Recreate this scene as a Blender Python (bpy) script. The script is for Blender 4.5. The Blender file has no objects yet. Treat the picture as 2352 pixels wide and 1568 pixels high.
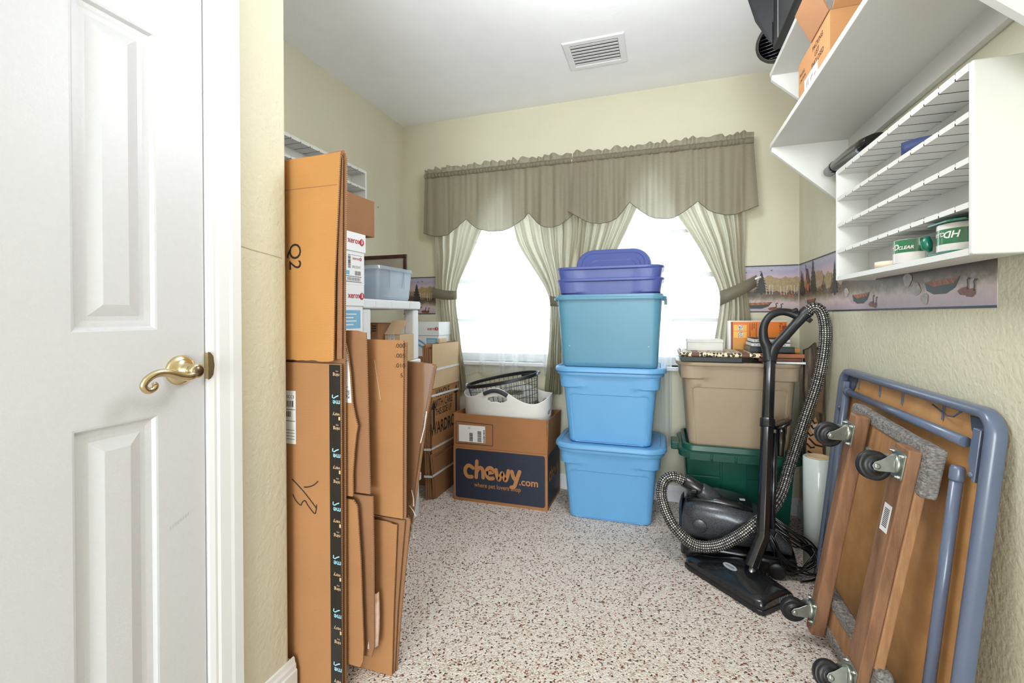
import bpy, bmesh, math, random
from mathutils import Vector, Matrix, noise
random.seed(7)
PI = math.pi
scene = bpy.context.scene
COL = scene.collection

# ------------------------------------------------------------------ camera
cam_d = bpy.data.cameras.new('camera')
cam_d.sensor_fit = 'HORIZONTAL'
cam_d.sensor_width = 36.0
cam_d.lens = 1042.8 / 2352 * 36.0
cam_d.shift_y = -(784 - 730.66) / 2352
cam_d.clip_start = 0.02
cam = bpy.data.objects.new('camera', cam_d)
COL.objects.link(cam)
R_ = Vector((0.950518, 0.310642, -0.004132)); U_ = Vector((0.002241, 0.006444, 0.999977)); F_ = Vector((-0.310662, 0.950505, -0.005429))
cam.matrix_world = Matrix(((R_.x, U_.x, -F_.x, 0), (R_.y, U_.y, -F_.y, 0), (R_.z, U_.z, -F_.z, 1.0944), (0, 0, 0, 1)))
scene.camera = cam

# ------------------------------------------------------------------ world, lights, exposure
world = bpy.data.worlds.new('overcast_sky')
scene.world = world
world.use_nodes = True
bg = world.node_tree.nodes['Background']
bg.inputs['Color'].default_value = (0.86, 0.94, 1.0, 1)
bg.inputs['Strength'].default_value = 3.0

def area_light(name, loc, rot, sx, sy, power, col):
    d = bpy.data.lights.new(name, 'AREA'); d.shape = 'RECTANGLE'; d.size = sx; d.size_y = sy
    d.energy = power; d.color = col
    o = bpy.data.objects.new(name, d); COL.objects.link(o); o.location = loc; o.rotation_euler = rot
    return o
# frontal fill light added outside an invented glazed door behind the viewpoint; the curtained double window is lit by the sky itself
area_light('rear_fill_light', (-0.15, -3.25, 1.25), (math.radians(90), 0, 0), 1.5, 2.1, 124, (0.93, 0.965, 1.0))
scene.view_settings.view_transform = 'Standard'
scene.view_settings.look = 'None'
scene.view_settings.gamma = 1.0
scene.view_settings.use_curve_mapping = False
scene.view_settings.exposure = 0.40

# ------------------------------------------------------------------ materials
def lin(c):
    return c / 12.92 if c <= 0.04045 else ((c + 0.055) / 1.055) ** 2.4
def hexc(h):
    return tuple(lin(int(h[i:i + 2], 16) / 255) for i in (0, 2, 4)) + (1.0,)
MATS = {}
def mat(name, col, rough=0.6, metal=0.0, var=0.06, vscale=8.0, bump=0.0, bscale=60.0, col2=None, spec=0.5,
        coat=0.0, alpha=1.0, trans=0.0, stretch=None, detail=3.0):
    """procedural principled material: noise-varied base colour with optional noise relief"""
    if name in MATS:
        return MATS[name]
    m = bpy.data.materials.new(name); m.use_nodes = True
    nt = m.node_tree; b = nt.nodes['Principled BSDF']
    L = nt.links.new
    tc = nt.nodes.new('ShaderNodeTexCoord')
    src = tc.outputs['Object']
    if stretch:
        mp = nt.nodes.new('ShaderNodeMapping'); mp.inputs['Scale'].default_value = stretch
        L(src, mp.inputs['Vector']); src = mp.outputs['Vector']
    n = nt.nodes.new('ShaderNodeTexNoise'); n.inputs['Scale'].default_value = vscale; n.inputs['Detail'].default_value = detail
    L(src, n.inputs['Vector'])
    r = nt.nodes.new('ShaderNodeValToRGB')
    c = hexc(col)
    c2 = hexc(col2) if col2 else tuple(max(0, x * (1 - var * 2)) for x in c[:3]) + (1,)
    c1 = c if col2 else tuple(min(1, x * (1 + var)) for x in c[:3]) + (1,)
    r.color_ramp.elements[0].color = c2; r.color_ramp.elements[0].position = 0.3
    r.color_ramp.elements[1].color = c1; r.color_ramp.elements[1].position = 0.7
    L(n.outputs['Fac'], r.inputs['Fac']); L(r.outputs['Color'], b.inputs['Base Color'])
    b.inputs['Roughness'].default_value = rough
    b.inputs['Metallic'].default_value = metal
    b.inputs['Specular IOR Level'].default_value = spec
    b.inputs['Coat Weight'].default_value = coat
    b.inputs['Alpha'].default_value = alpha
    b.inputs['Transmission Weight'].default_value = trans
    if bump:
        n2 = nt.nodes.new('ShaderNodeTexNoise'); n2.inputs['Scale'].default_value = bscale; n2.inputs['Detail'].default_value = 4
        L(src, n2.inputs['Vector'])
        bp = nt.nodes.new('ShaderNodeBump'); bp.inputs['Strength'].default_value = bump; bp.inputs['Distance'].default_value = 0.004
        L(n2.outputs['Fac'], bp.inputs['Height']); L(bp.outputs['Normal'], b.inputs['Normal'])
    MATS[name] = m
    return m

def nodes_of(name):
    m = bpy.data.materials.new(name); m.use_nodes = True
    MATS[name] = m
    return m, m.node_tree, m.node_tree.nodes['Principled BSDF']

M_wall = mat('sage_wall_paint', 'CEC9B2', 0.75, var=0.02, vscale=3, bump=0.75, bscale=75)
M_wall_smooth = mat('sage_wall_paint_window', 'CEC9B2', 0.75, var=0.02, vscale=3, bump=0.25, bscale=70)
M_ceil = mat('ceiling_white', 'F2F2F4', 0.9, var=0.01, bump=0.1, bscale=90)
M_white = mat('white_gloss_paint', 'EDEDED', 0.35, var=0.015, vscale=5, bump=0.02, bscale=40)
M_trim = mat('white_trim_paint', 'E2E2E4', 0.4, var=0.01)
M_shelfwhite = mat('white_shelf_paint', 'D8D7D2', 0.4, var=0.015, vscale=4)
M_black = mat('black_plastic', '16161A', 0.35, var=0.1)

def carpet_material():
    m, nt, b = nodes_of('speckled_berber_carpet')
    L = nt.links.new; N = nt.nodes.new
    tc = N('ShaderNodeTexCoord')
    v = N('ShaderNodeTexVoronoi'); v.inputs['Scale'].default_value = 185
    L(tc.outputs['Object'], v.inputs['Vector'])
    sep = N('ShaderNodeSeparateColor'); L(v.outputs['Color'], sep.inputs['Color'])
    r = N('ShaderNodeValToRGB'); e = r.color_ramp.elements; r.color_ramp.interpolation = 'CONSTANT'
    cols = [(0, 'EDE2D9'), (0.38, 'DFD2C7'), (0.58, 'F1E8E0'), (0.72, 'C9B2A3'), (0.84, '8C7264'), (0.895, '544644'), (0.925, '8E5246'), (0.95, 'DED1C6')]
    e[0].color = hexc(cols[0][1]); e[1].position = cols[1][0]; e[1].color = hexc(cols[1][1])
    for p, c in cols[2:]:
        x = e.new(p); x.color = hexc(c)
    L(sep.outputs['Red'], r.inputs['Fac']); L(r.outputs['Color'], b.inputs['Base Color'])
    b.inputs['Roughness'].default_value = 0.95; b.inputs['Specular IOR Level'].default_value = 0.1
    bp = N('ShaderNodeBump'); bp.inputs['Strength'].default_value = 0.9; bp.inputs['Distance'].default_value = 0.005; bp.invert = True
    L(v.outputs['Distance'], bp.inputs['Height']); L(bp.outputs['Normal'], b.inputs['Normal'])
    return m
M_carpet = carpet_material()

def corrugated(name, col, var=0.05, fl=260):
    """kraft cardboard face with faint flutes"""
    m, nt, b = nodes_of(name); L = nt.links.new; N = nt.nodes.new
    tc = N('ShaderNodeTexCoord')
    n = N('ShaderNodeTexNoise'); n.inputs['Scale'].default_value = 5; n.inputs['Detail'].default_value = 6
    L(tc.outputs['Object'], n.inputs['Vector'])
    n3 = N('ShaderNodeTexNoise'); n3.inputs['Scale'].default_value = 220
    L(tc.outputs['Object'], n3.inputs['Vector'])
    add = N('ShaderNodeMath'); add.operation = 'MULTIPLY_ADD'; add.inputs[1].default_value = 0.35
    L(n3.outputs['Fac'], add.inputs[0]); L(n.outputs['Fac'], add.inputs[2])
    r = N('ShaderNodeValToRGB'); c = hexc(col)
    r.color_ramp.elements[0].position = 0.45; r.color_ramp.elements[0].color = tuple(x * (1 - 2 * var) for x in c[:3]) + (1,)
    r.color_ramp.elements[1].position = 0.9; r.color_ramp.elements[1].color = tuple(min(1, x * (1 + var)) for x in c[:3]) + (1,)
    L(add.outputs[0], r.inputs['Fac']); L(r.outputs['Color'], b.inputs['Base Color'])
    b.inputs['Roughness'].default_value = 0.8; b.inputs['Specular IOR Level'].default_value = 0.25
    w = N('ShaderNodeTexWave'); w.inputs['Scale'].default_value = fl / 6.28; w.bands_direction = 'Z'; w.inputs['Distortion'].default_value = 0.4
    L(tc.outputs['Object'], w.inputs['Vector'])
    bp = N('ShaderNodeBump'); bp.inputs['Strength'].default_value = 0.06; bp.inputs['Distance'].default_value = 0.002
    L(w.outputs['Fac'], bp.inputs['Height']); L(bp.outputs['Normal'], b.inputs['Normal'])
    return m
M_card = corrugated('kraft_cardboard', 'AE7E54')
M_card_o = corrugated('orange_kraft_cardboard', 'C08A50')
M_card_d = corrugated('dark_kraft_cardboard', '9A7050')
M_card_t = corrugated('tan_cardboard', 'CFB38F')
M_card_w = corrugated('white_carton_board', 'EEF0F2', var=0.01)
def cut_edge():
    m, nt, b = nodes_of('cardboard_cut_edge'); L = nt.links.new; N = nt.nodes.new
    tc = N('ShaderNodeTexCoord')
    v = N('ShaderNodeTexWave'); v.inputs['Scale'].default_value = 58; v.bands_direction = 'Z'
    L(tc.outputs['Object'], v.inputs['Vector'])
    r = N('ShaderNodeValToRGB'); r.color_ramp.elements[0].color = hexc('5A3E2A'); r.color_ramp.elements[1].color = hexc('B08660')
    r.color_ramp.elements[0].position = 0.2; r.color_ramp.elements[1].position = 0.6
    L(v.outputs['Fac'], r.inputs['Fac']); L(r.outputs['Color'], b.inputs['Base Color'])
    b.inputs['Roughness'].default_value = 0.9
    return m
M_edge = cut_edge()
M_ink = mat('black_print', '1C1A1A', 0.7)
M_paper = mat('white_label_paper', 'EFEFF0', 0.6, var=0.02)

# ------------------------------------------------------------------ geometry helpers
WM = {}
class G:
    """collects faces; .obj() links them as one mesh object"""
    def __init__(s):
        s.v = []; s.f = []; s.mi = []; s.sm = []
    def add(s, vs, fs, m=0, smooth=False, M=None):
        o = len(s.v)
        for p in vs:
            p = Vector(p); s.v.append(M @ p if M else p)
        for f in fs:
            s.f.append(tuple(i + o for i in f)); s.mi.append(m); s.sm.append(smooth)
        return s
    def box(s, lo, hi, m=0, M=None):
        x0, y0, z0 = lo; x1, y1, z1 = hi
        vs = [(x0, y0, z0), (x1, y0, z0), (x1, y1, z0), (x0, y1, z0), (x0, y0, z1), (x1, y0, z1), (x1, y1, z1), (x0, y1, z1)]
        fs = [(0, 3, 2, 1), (4, 5, 6, 7), (0, 1, 5, 4), (1, 2, 6, 5), (2, 3, 7, 6), (3, 0, 4, 7)]
        return s.add(vs, fs, m, False, M)
    def prism(s, pts, t, O=(0, 0, 0), U=(1, 0, 0), V=(0, 0, 1), m=0, me=None, smooth_side=False):
        """flat outline pts (u,v) extruded by t along U x V"""
        O = Vector(O); U = Vector(U); V = Vector(V); N = U.cross(V).normalized()
        n = len(pts)
        vs = [O + U * a + V * b for a, b in pts] + [O + U * a + V * b + N * t for a, b in pts]
        s.add(vs, [tuple(range(n))[::-1], tuple(range(n, 2 * n))], m)
        o = len(s.v) - 2 * n
        for i in range(n):
            j = (i + 1) % n
            s.f.append((o + i, o + j, o + n + j, o + n + i)); s.mi.append(m if me is None else me); s.sm.append(smooth_side)
        return s
    def loft(s, rings, m=0, smooth=True, cap0=True, cap1=True, closed=True):
        n = len(rings[0]); vs = [p for r in rings for p in r]; fs = []
        for k in range(len(rings) - 1):
            for i in range(n if closed else n - 1):
                j = (i + 1) % n
                fs.append((k * n + i, k * n + j, (k + 1) * n + j, (k + 1) * n + i))
        s.add(vs, fs, m, smooth)
        o = len(s.v) - len(vs)
        if cap0:
            s.f.append(tuple(o + i for i in range(n))[::-1]); s.mi.append(m); s.sm.append(False)
        if cap1:
            b = o + (len(rings) - 1) * n
            s.f.append(tuple(b + i for i in range(n))); s.mi.append(m); s.sm.append(False)
        return s
    def tube(s, path, r, n=10, m=0, cap=True, closed=False, flat=None):
        path = [Vector(p) for p in path]; K = len(path)
        rr = r if isinstance(r, (list, tuple)) else [r] * K
        rings = []; prev = None
        for i, p in enumerate(path):
            if closed:
                t = path[(i + 1) % K] - path[i - 1]
            else:
                t = path[min(i + 1, K - 1)] - path[max(i - 1, 0)]
            t.normalize()
            if prev is None:
                a = Vector((0, 0, 1)) if abs(t.z) < 0.9 else Vector((1, 0, 0))
                prev = t.cross(a).normalized()
            u = (prev - t * prev.dot(t)).normalized(); w = t.cross(u); prev = u
            fy = flat if flat else 1.0
            rings.append([p + u * (math.cos(2 * PI * k / n) * rr[i]) + w * (math.sin(2 * PI * k / n) * rr[i] * fy) for k in range(n)])
        if closed:
            rings.append(rings[0])
            return s.loft(rings, m, True, False, False)
        return s.loft(rings, m, True, cap, cap)
    def lathe(s, prof, O=(0, 0, 0), A=(0, 0, 1), n=24, m=0, cap0=True, cap1=True, smooth=True):
        """profile (radius, height) turned about axis A through O"""
        O = Vector(O); A = Vector(A).normalized()
        a = Vector((1, 0, 0)) if abs(A.x) < 0.9 else Vector((0, 1, 0))
        u = A.cross(a).normalized(); w = A.cross(u)
        rings = [[O + A * h + (u * math.cos(2 * PI * k / n) + w * math.sin(2 * PI * k / n)) * r for k in range(n)] for r, h in prof]
        return s.loft(rings, m, smooth, cap0, cap1)
    def grid(s, fn, nu, nv, m=0, smooth=True):
        vs = [fn(i / nu, j / nv) for j in range(nv + 1) for i in range(nu + 1)]
        fs = [(j * (nu + 1) + i, j * (nu + 1) + i + 1, (j + 1) * (nu + 1) + i + 1, (j + 1) * (nu + 1) + i) for j in range(nv) for i in range(nu)]
        return s.add(vs, fs, m, smooth)
    def obj(s, name, mats, parent=None, bevel=0.0, seg=2, local=False, fix=True):
        if not isinstance(mats, (list, tuple)):
            mats = [mats]
        vs = s.v
        loc = None
        if parent is not None:
            if not local:
                I = WM[parent].inverted(); vs = [I @ p for p in vs]
            Wm = WM[parent]
        else:
            xs = [p.x for p in vs]; ys = [p.y for p in vs]; zs = [p.z for p in vs]
            loc = Vector(((min(xs) + max(xs)) / 2, (min(ys) + max(ys)) / 2, min(zs)))
            vs = [p - loc for p in vs]; Wm = Matrix.Translation(loc)
        me = bpy.data.meshes.new(name)
        me.from_pydata([tuple(p) for p in vs], [], s.f)
        for m in mats:
            me.materials.append(m)
        for p, a, b in zip(me.polygons, s.mi, s.sm):
            p.material_index = a; p.use_smooth = b
        me.validate()
        if fix:
            bm = bmesh.new(); bm.from_mesh(me)
            bmesh.ops.recalc_face_normals(bm, faces=bm.faces); bm.to_mesh(me); bm.free()
        me.update()
        o = bpy.data.objects.new(name, me); COL.objects.link(o)
        if parent is not None:
            o.parent = parent
        else:
            o.location = loc
        if bevel:
            b = o.modifiers.new('edge', 'BEVEL'); b.width = bevel; b.segments = seg; b.limit_method = 'ANGLE'; b.angle_limit = 0.6
        WM[o] = Wm
        return o

def tag(o, label, cat, group=None):
    o['label'] = label; o['category'] = cat
    if group: o['group'] = group
    return o
def struct(o):
    o['kind'] = 'structure'; return o
def thing(name, label, cat, loc=(0, 0, 0), rotz=0.0, group=None, rot=None):
    o = bpy.data.objects.new(name, None); COL.objects.link(o)
    o.empty_display_size = 0.05
    o.location = loc
    o.rotation_euler = rot if rot else (0, 0, rotz)
    Rm = o.rotation_euler.to_matrix().to_4x4()
    WM[o] = Matrix.Translation(Vector(loc)) @ Rm
    return tag(o, label, cat, group)
def copy_thing(root, loc, rotz=None, label=None, group=None):
    r = root.copy(); COL.objects.link(r); r.location = loc
    if rotz is not None: r.rotation_euler = (0, 0, rotz)
    if label: r['label'] = label
    if group: r['group'] = group
    WM[r] = Matrix.Translation(Vector(loc)) @ r.rotation_euler.to_matrix().to_4x4()
    for ch in list(root.children):
        c = ch.copy(); COL.objects.link(c); c.parent = r; WM[c] = WM[r]
        for g in ch.children:
            d = g.copy(); COL.objects.link(d); d.parent = c
    return r
LIFT = [0]
def up():
    LIFT[0] = (LIFT[0] + 1) % 12
    return LIFT[0] * 3e-5
def text(parent, s, size, O, U, V, m, name='lettering', align='LEFT', sx=1.0, shear=0.0, bold=0.0, lift=0.0006, local=False, spacing=1.0):
    """flat printed lettering on the plane O,U,V (a thin mesh child)"""
    cu = bpy.data.curves.new('tmp', 'FONT'); cu.body = s; cu.size = 1.0; cu.align_x = align; cu.shear = shear; cu.offset = bold
    cu.space_character = spacing; cu.resolution_u = 3
    ob = bpy.data.objects.new('tmp', cu); COL.objects.link(ob)
    dg = bpy.context.evaluated_depsgraph_get()
    me = bpy.data.meshes.new_from_object(ob.evaluated_get(dg))
    bpy.data.objects.remove(ob); bpy.data.curves.remove(cu)
    O = Vector(O); U = Vector(U).normalized(); V = Vector(V).normalized(); N = U.cross(V).normalized()
    g = G()
    vs = [O + U * (v.co.x * size * sx) + V * (v.co.y * size) + N * lift for v in me.vertices]
    g.add(vs, [tuple(p.vertices) for p in me.polygons])
    bpy.data.meshes.remove(me)
    return g.obj(name, m, parent, local=local, fix=False)
def quad(parent, name, m, O, U, V, w, h, lift=0.0006, local=False, t=0.0004):
    """thin printed patch or paper label, w x h from corner O"""
    U = Vector(U).normalized(); V = Vector(V).normalized(); N = U.cross(V); lift += up()
    g = G().prism([(0, 0), (w, 0), (w, h), (0, h)], t, Vector(O) + N * (lift - t), U, V)
    return g.obj(name, m, parent, local=local)
def stroke(parent, name, m, pts, width, O, U, V, lift=0.0008, local=False):
    """marker stroke along 2D points on a plane"""
    U = Vector(U).normalized(); V = Vector(V).normalized(); N = U.cross(V); O = Vector(O); lift += up()
    P = [Vector(p) for p in pts]; g = G(); vs = []; fs = []
    for i, p in enumerate(P):
        t = (P[min(i + 1, len(P) - 1)] - P[max(i - 1, 0)]).normalized(); q = Vector((-t.y, t.x)) * width / 2
        for sgn in (1, -1):
            a = p + q * sgn; vs.append(O + U * a.x + V * a.y + N * lift)
    for i in range(len(P) - 1):
        fs.append((2 * i, 2 * i + 1, 2 * i + 3, 2 * i + 2))
    g.add(vs, fs)
    return g.obj(name, m, parent, local=local, fix=False)
def spline(pts, n=8, closed=False):
    """Catmull-Rom through points"""
    P = [Vector(p) for p in pts]; out = []; K = len(P)
    rng = range(K) if closed else range(K - 1)
    for i in rng:
        if closed:
            a, b, c, d = P[i - 1], P[i], P[(i + 1) % K], P[(i + 2) % K]
        else:
            a, b, c, d = P[max(i - 1, 0)], P[i], P[i + 1], P[min(i + 2, K - 1)]
        for k in range(n):
            t = k / n
            out.append(0.5 * ((2 * b) + (c - a) * t + (2 * a - 5 * b + 4 * c - d) * t * t + (3 * b - a - 3 * c + d) * t ** 3))
    if not closed: out.append(P[-1])
    return out
def rrect(hx, hy, r, z=0.0, n=5, cx=0, cy=0):
    """rounded rectangle ring, counter-clockwise"""
    r = min(r, hx - 1e-4, hy - 1e-4); out = []
    for qx, qy, a0 in ((1, 1, 0), (-1, 1, 90), (-1, -1, 180), (1, -1, 270)):
        for k in range(n + 1):
            a = math.radians(a0 + 90 * k / n)
            out.append(Vector((cx + qx * (hx - r) + r * math.cos(a), cy + qy * (hy - r) + r * math.sin(a), z)))
    return out
def lerp(a, b, t): return a + (b - a) * t
def interp(tab, x):
    if x <= tab[0][0]: return tab[0][1]
    for (a, b), (c, d) in zip(tab, tab[1:]):
        if x <= c: return lerp(b, d, (x - a) / (c - a))
    return tab[-1][1]
# ------------------------------------------------------------------ the room
XR, XL, XD, YB, YC, YR, HC = 0.719, -1.737, -1.03, 2.834, 1.051, -3.0, 2.44
struct(G().box((XL - .2, YR - .2, -.1), (XR + .2, YB + .2, 0)).obj('floor', M_carpet))
struct(G().box((XL - .2, YR - .2, HC), (XR + .2, YB + .2, HC + .1)).obj('ceiling', M_ceil))
struct(G().box((XR, YR - .2, 0), (XR + .15, YB + .15, HC)).obj('wall_right', M_wall))
struct(G().box((XL - .15, YC - .12, 0), (XL, YB + .15, HC)).obj('wall_left', M_wall))
g = G(); RX0, RX1, RZ = -.93, .63, 2.12
g.box((XD - .12, YR - .12, 0), (RX0, YR, HC)); g.box((RX1, YR - .12, 0), (XR, YR, HC)); g.box((RX0, YR - .12, RZ), (RX1, YR, HC))
struct(g.obj('wall_rear', M_wall))
# back wall pierced by the two windows
WINS = [(-1.42, -0.56), (-0.46, 0.40)]; WZ0, WZ1 = 0.79, 2.06
g = G(); y0, y1 = YB, YB + .15
xs = [XL] + [v for w in WINS for v in w] + [XR]
g.box((XL, y0, 0), (XR, y1, WZ0)); g.box((XL, y0, WZ1), (XR, y1, HC))
for a, b in ((XL, WINS[0][0]), (WINS[0][1], WINS[1][0]), (WINS[1][1], XR)):
    g.box((a, y0, WZ0), (b, y1, WZ1))
struct(g.obj('wall_back', M_wall_smooth))
# door wall with its opening, rounded outside corner, and the return behind it
DY0, DY1, DZ = 0.175, 0.797, 2.04
g = G()
g.box((XD - .12, YR, 0), (XD, DY0 - .012, HC)); g.box((XD - .12, DY0 - .012, DZ + .012), (XD, DY1 + .012, HC))
r = .012
pts = [(XD - .12, DY1 + .012), (XD, DY1 + .012), (XD, YC - r)] + [(XD - r + r * math.cos(a), YC - r + r * math.sin(a)) for a in [PI / 2 * k / 6 for k in range(1, 7)]] + [(XL, YC), (XL, YC - .12), (XD - .12, YC - .12)]
g.prism(pts, HC, (0, 0, 0), (1, 0, 0), (0, 1, 0))
struct(g.obj('wall_door', M_wall))

def baseboard(name, a, b, nrm, h=.095, t=.014):
    """profiled skirting from a to b (2D), nrm = direction into the room"""
    a = Vector((a[0], a[1], 0)); b = Vector((b[0], b[1], 0)); n = Vector((nrm[0], nrm[1], 0))
    prof = [(0, 0), (t, 0), (t, h * .62), (t * .72, h * .66), (t * .72, h * .78), (t * .45, h * .86), (t * .35, h * .97), (0, h)]
    g = G()
    rings = [[p + n * u + Vector((0, 0, v)) for u, v in prof] for p in (a, b)]
    g.loft(rings, 0, False)
    return struct(g.obj(name, M_trim))
baseboard('baseboard_back', (XL, YB), (XR, YB), (0, -1))
baseboard('baseboard_right', (XR, YR), (XR, YB), (-1, 0))
baseboard('baseboard_left', (XL, YC), (XL, YB), (1, 0))
baseboard('baseboard_door', (XD, .892), (XD, YC + .014), (1, 0))
baseboard('baseboard_return', (XL, YC), (XD + .002, YC), (0, 1))

# door casing: profile swept up the latch side and over the head
g = G()
cprof = [(0, 0), (0, .006), (.012, .010), (.018, .010), (.024, .013), (.05, .015), (.058, .017), (.082, .017), (.085, .012), (.085, 0)]
def casing(path, side):
    pass
for ya, s in ((DY1 + .005, 1), (DY0 - .005, -1)):
    rings = [[Vector((XD + t, ya + s * u, z + (0 if z == 0 else u))) for u, t in cprof] for z in (0, DZ + .006)]
    g.loft(rings, 0, False)
rings = [[Vector((XD + t, y + (u if y > .5 else -u), DZ + .006 + u)) for u, t in cprof] for y in (DY0 - .005, DY1 + .005)]
g.loft(rings, 0, False)
g.box((XD - .12, DY1 + .003, 0), (XD, DY1 + .014, DZ + .014)); g.box((XD - .12, DY0 - .014, 0), (XD, DY0 - .003, DZ + .014)); g.box((XD - .12, DY0 - .014, DZ + .003), (XD, DY1 + .014, DZ + .014))
trim1 = struct(g.obj('trim_1', M_trim))
# strike plate on the jamb
M_brass = mat('polished_brass', 'D2C19A', 0.2, 1.0, var=0.08, vscale=30)
M_brass_d = mat('tarnished_brass', '7A6A58', 0.35, 1.0, var=0.2, vscale=60)
g = G()
pts = [(0, -.033), (.006, -.031), (.013, -.022), (.016, 0), (.013, .022), (.006, .031), (0, .033)]
g.prism(pts, .0018, (XD + .0098, DY1 + .0012, .979), (0, 1, 0), (0, 0, 1))
g.box((XD - .004, DY1 + .0005, .948), (XD + .011, DY1 + .0032, 1.010))
o = g.obj('strike_plate', M_brass, trim1); o['label'] = 'brass strike plate'

# the panelled door
stile = [DY0, DY0 + .105, 0.430, 0.541, 0.692, DY1]
rails = [(0, .24), (.885, 1.067), (1.702, 1.80), (1.925, DZ)]
g = G(); t0, t1 = XD - .035, XD
for a, b in ((stile[0], stile[1]), (stile[2], stile[3]), (stile[4], stile[5])):
    g.box((t0, a, .01), (t1, b, DZ))
for a, b in ((stile[1], stile[2]), (stile[3], stile[4])):
    for z0, z1 in rails:
        g.box((t0, a, max(z0, .01)), (t1, b, z1))
M_door = mat('white_door_paint', 'CFCFD3', 0.38, var=0.01, bump=0.09, bscale=22, stretch=(1, 12, 12))
door = struct(g.obj('door_1', M_door))
for a, b in ((stile[1], stile[2]), (stile[3], stile[4])):
    for z0, z1 in ((.24, .885), (1.067, 1.702), (1.80, 1.925)):
        g = G(); rings = []
        k = 1.0 if z1 - z0 > .2 else .6
        for ins, d in ((0, 0), (.004, -.001), (.009, -.0075), (.016, -.0085), (.021, -.0095), (.03 * k, -.0095), (.052 * k, -.002), (.053 * k, -.0018)):
            rings.append([Vector((XD + d, a + ins, z0 + ins)), Vector((XD + d, b - ins, z0 + ins)), Vector((XD + d, b - ins, z1 - ins)), Vector((XD + d, a + ins, z1 - ins))])
        g.loft(rings, 0, False, cap0=False)
        back = [Vector((XD - .03, p.y, p.z)) for p in rings[0]]
        g.loft([back, rings[0]], 0, False, cap0=True, cap1=False)
        g.obj('panel', M_door, door)
# scroll lever handle
hy, hz = .740, .975
hd = G().lathe([(.0335, 0), (.0335, .004), (.031, .008), (.024, .011), (.017, .013), (.015, .016), (.0125, .018), (.0115, .048)], (XD, hy, hz), (1, 0, 0), 36, cap0=False).obj('door_handle', M_brass, door)
g = G().lathe([(.0105, .03), (.0145, .036), (.0165, .044), (.0155, .054), (.012, .056)], (XD, hy + .001, hz), (1, 0, 0), 28)
lever = spline([(XD + .047, hy + .004, hz - .003), (XD + .05, hy - .014, hz - .010), (XD + .05, hy - .034, hz - .007), (XD + .05, hy - .058, hz + .002), (XD + .049, hy - .080, hz + .004), (XD + .048, hy - .098, hz - .004),
    (XD + .046, hy - .106, hz - .018), (XD + .045, hy - .098, hz - .029), (XD + .045, hy - .086, hz - .027), (XD + .046, hy - .083, hz - .019), (XD + .047, hy - .089, hz - .016)], 7)
nn = len(lever)
g.tube(lever, [interp([(0, .0095), (.3, .0075), (.6, .006), (.85, .0055), (1, .003)], i / (nn - 1)) for i in range(nn)], 12, flat=1.15)
g.obj('lever', M_brass, hd)
G().lathe([(.0115, .0545), (.0115, .0572), (.0, .0575)], (XD, hy + .001, hz), (1, 0, 0), 24, cap0=False, cap1=False).obj('lever_end_cap', M_brass_d, hd)
M_scuff = mat('grey_scuff', 'B9B9BA', 0.6, var=.05)
for k in range(8):
    a = k / 7
    stroke(door, 'scuff_mark', M_scuff, [(0, 0), (.0012, .008)], .0009, (XD, .715 + .04 * a, .625 + .014 * a), (0, 1, 0), (0, 0, 1), lift=.0004)

wdoor = bpy.data.objects['wall_door']
stroke(wdoor, 'hairline_crack', mat('crack_line', '9A9478', .8), [(.892, 1.278), (.93, 1.272), (.975, 1.268), (1.03, 1.262)], .0012, (XD, 0, 0), (0, 1, 0), (0, 0, 1), lift=.0006)  # hairline crack drawn as a thin darker line
# ------------------------------------------------------------------ windows
def glass_material():
    m, nt, b = nodes_of('window_glass'); nt.nodes.remove(b)
    t = nt.nodes.new('ShaderNodeBsdfTransparent'); gl = nt.nodes.new('ShaderNodeBsdfGlossy'); gl.inputs['Roughness'].default_value = .02
    mx = nt.nodes.new('ShaderNodeMixShader'); mx.inputs[0].default_value = .06
    t.inputs['Color'].default_value = (.96, .98, .98, 1)
    nt.links.new(t.outputs[0], mx.inputs[1]); nt.links.new(gl.outputs[0], mx.inputs[2]); nt.links.new(mx.outputs[0], nt.nodes['Material Output'].inputs['Surface'])
    return m
M_glass = glass_material()
for k, (a, b) in enumerate(WINS):
    yf = YB + .075
    g = G()
    for lo, hi in (((a, yf, WZ0), (a + .04, yf + .05, WZ1)), ((b - .04, yf, WZ0), (b, yf + .05, WZ1)), ((a + .04, yf, WZ0), (b - .04, yf + .05, WZ0 + .05)), ((a + .04, yf, WZ1 - .05), (b - .04, yf + .05, WZ1))):
        g.box(lo, hi)
    w = struct(g.obj('window_%d' % (k + 1), M_trim, bevel=.002))
    G().box((a, YB - .03, WZ0 - .022), (b, yf, WZ0)).obj('window_sill', M_trim, w, bevel=.003)
    for z, hgt in ((1.065, .022), (1.335, .03), (1.60, .022), (1.83, .022)):
        G().box((a + .04, yf + .008, z - hgt / 2), (b - .04, yf + .04, z + hgt / 2)).obj('muntin', M_trim, w)
    for z0, z1 in ((WZ0 + .05, 1.054), (1.076, 1.32), (1.35, 1.589), (1.611, 1.819), (1.841, WZ1 - .05)):
        G().box((a + .04, yf + .022, z0), (b - .04, yf + .026, z1)).obj('pane', M_glass, w)

# glazed door added in the unseen rear wall to admit the fill light
g = G(); yf = YR - .09
for xa in (RX0, (RX0 + RX1) / 2 - .03, RX1 - .06): g.box((xa, yf, .02), (xa + .06, yf + .05, RZ))
for za in (0.0, RZ - .06): g.box((RX0 + .06, yf, za), (RX1 - .06, yf + .05, za + .06))
pd = struct(g.obj('added_rear_door', M_trim))
for xa, xb in ((RX0 + .06, -.18), (-.12, RX1 - .06)):
    G().box((xa, yf + .022, .06), (xb, yf + .028, RZ - .06)).obj('pane', M_glass, pd)

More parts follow.
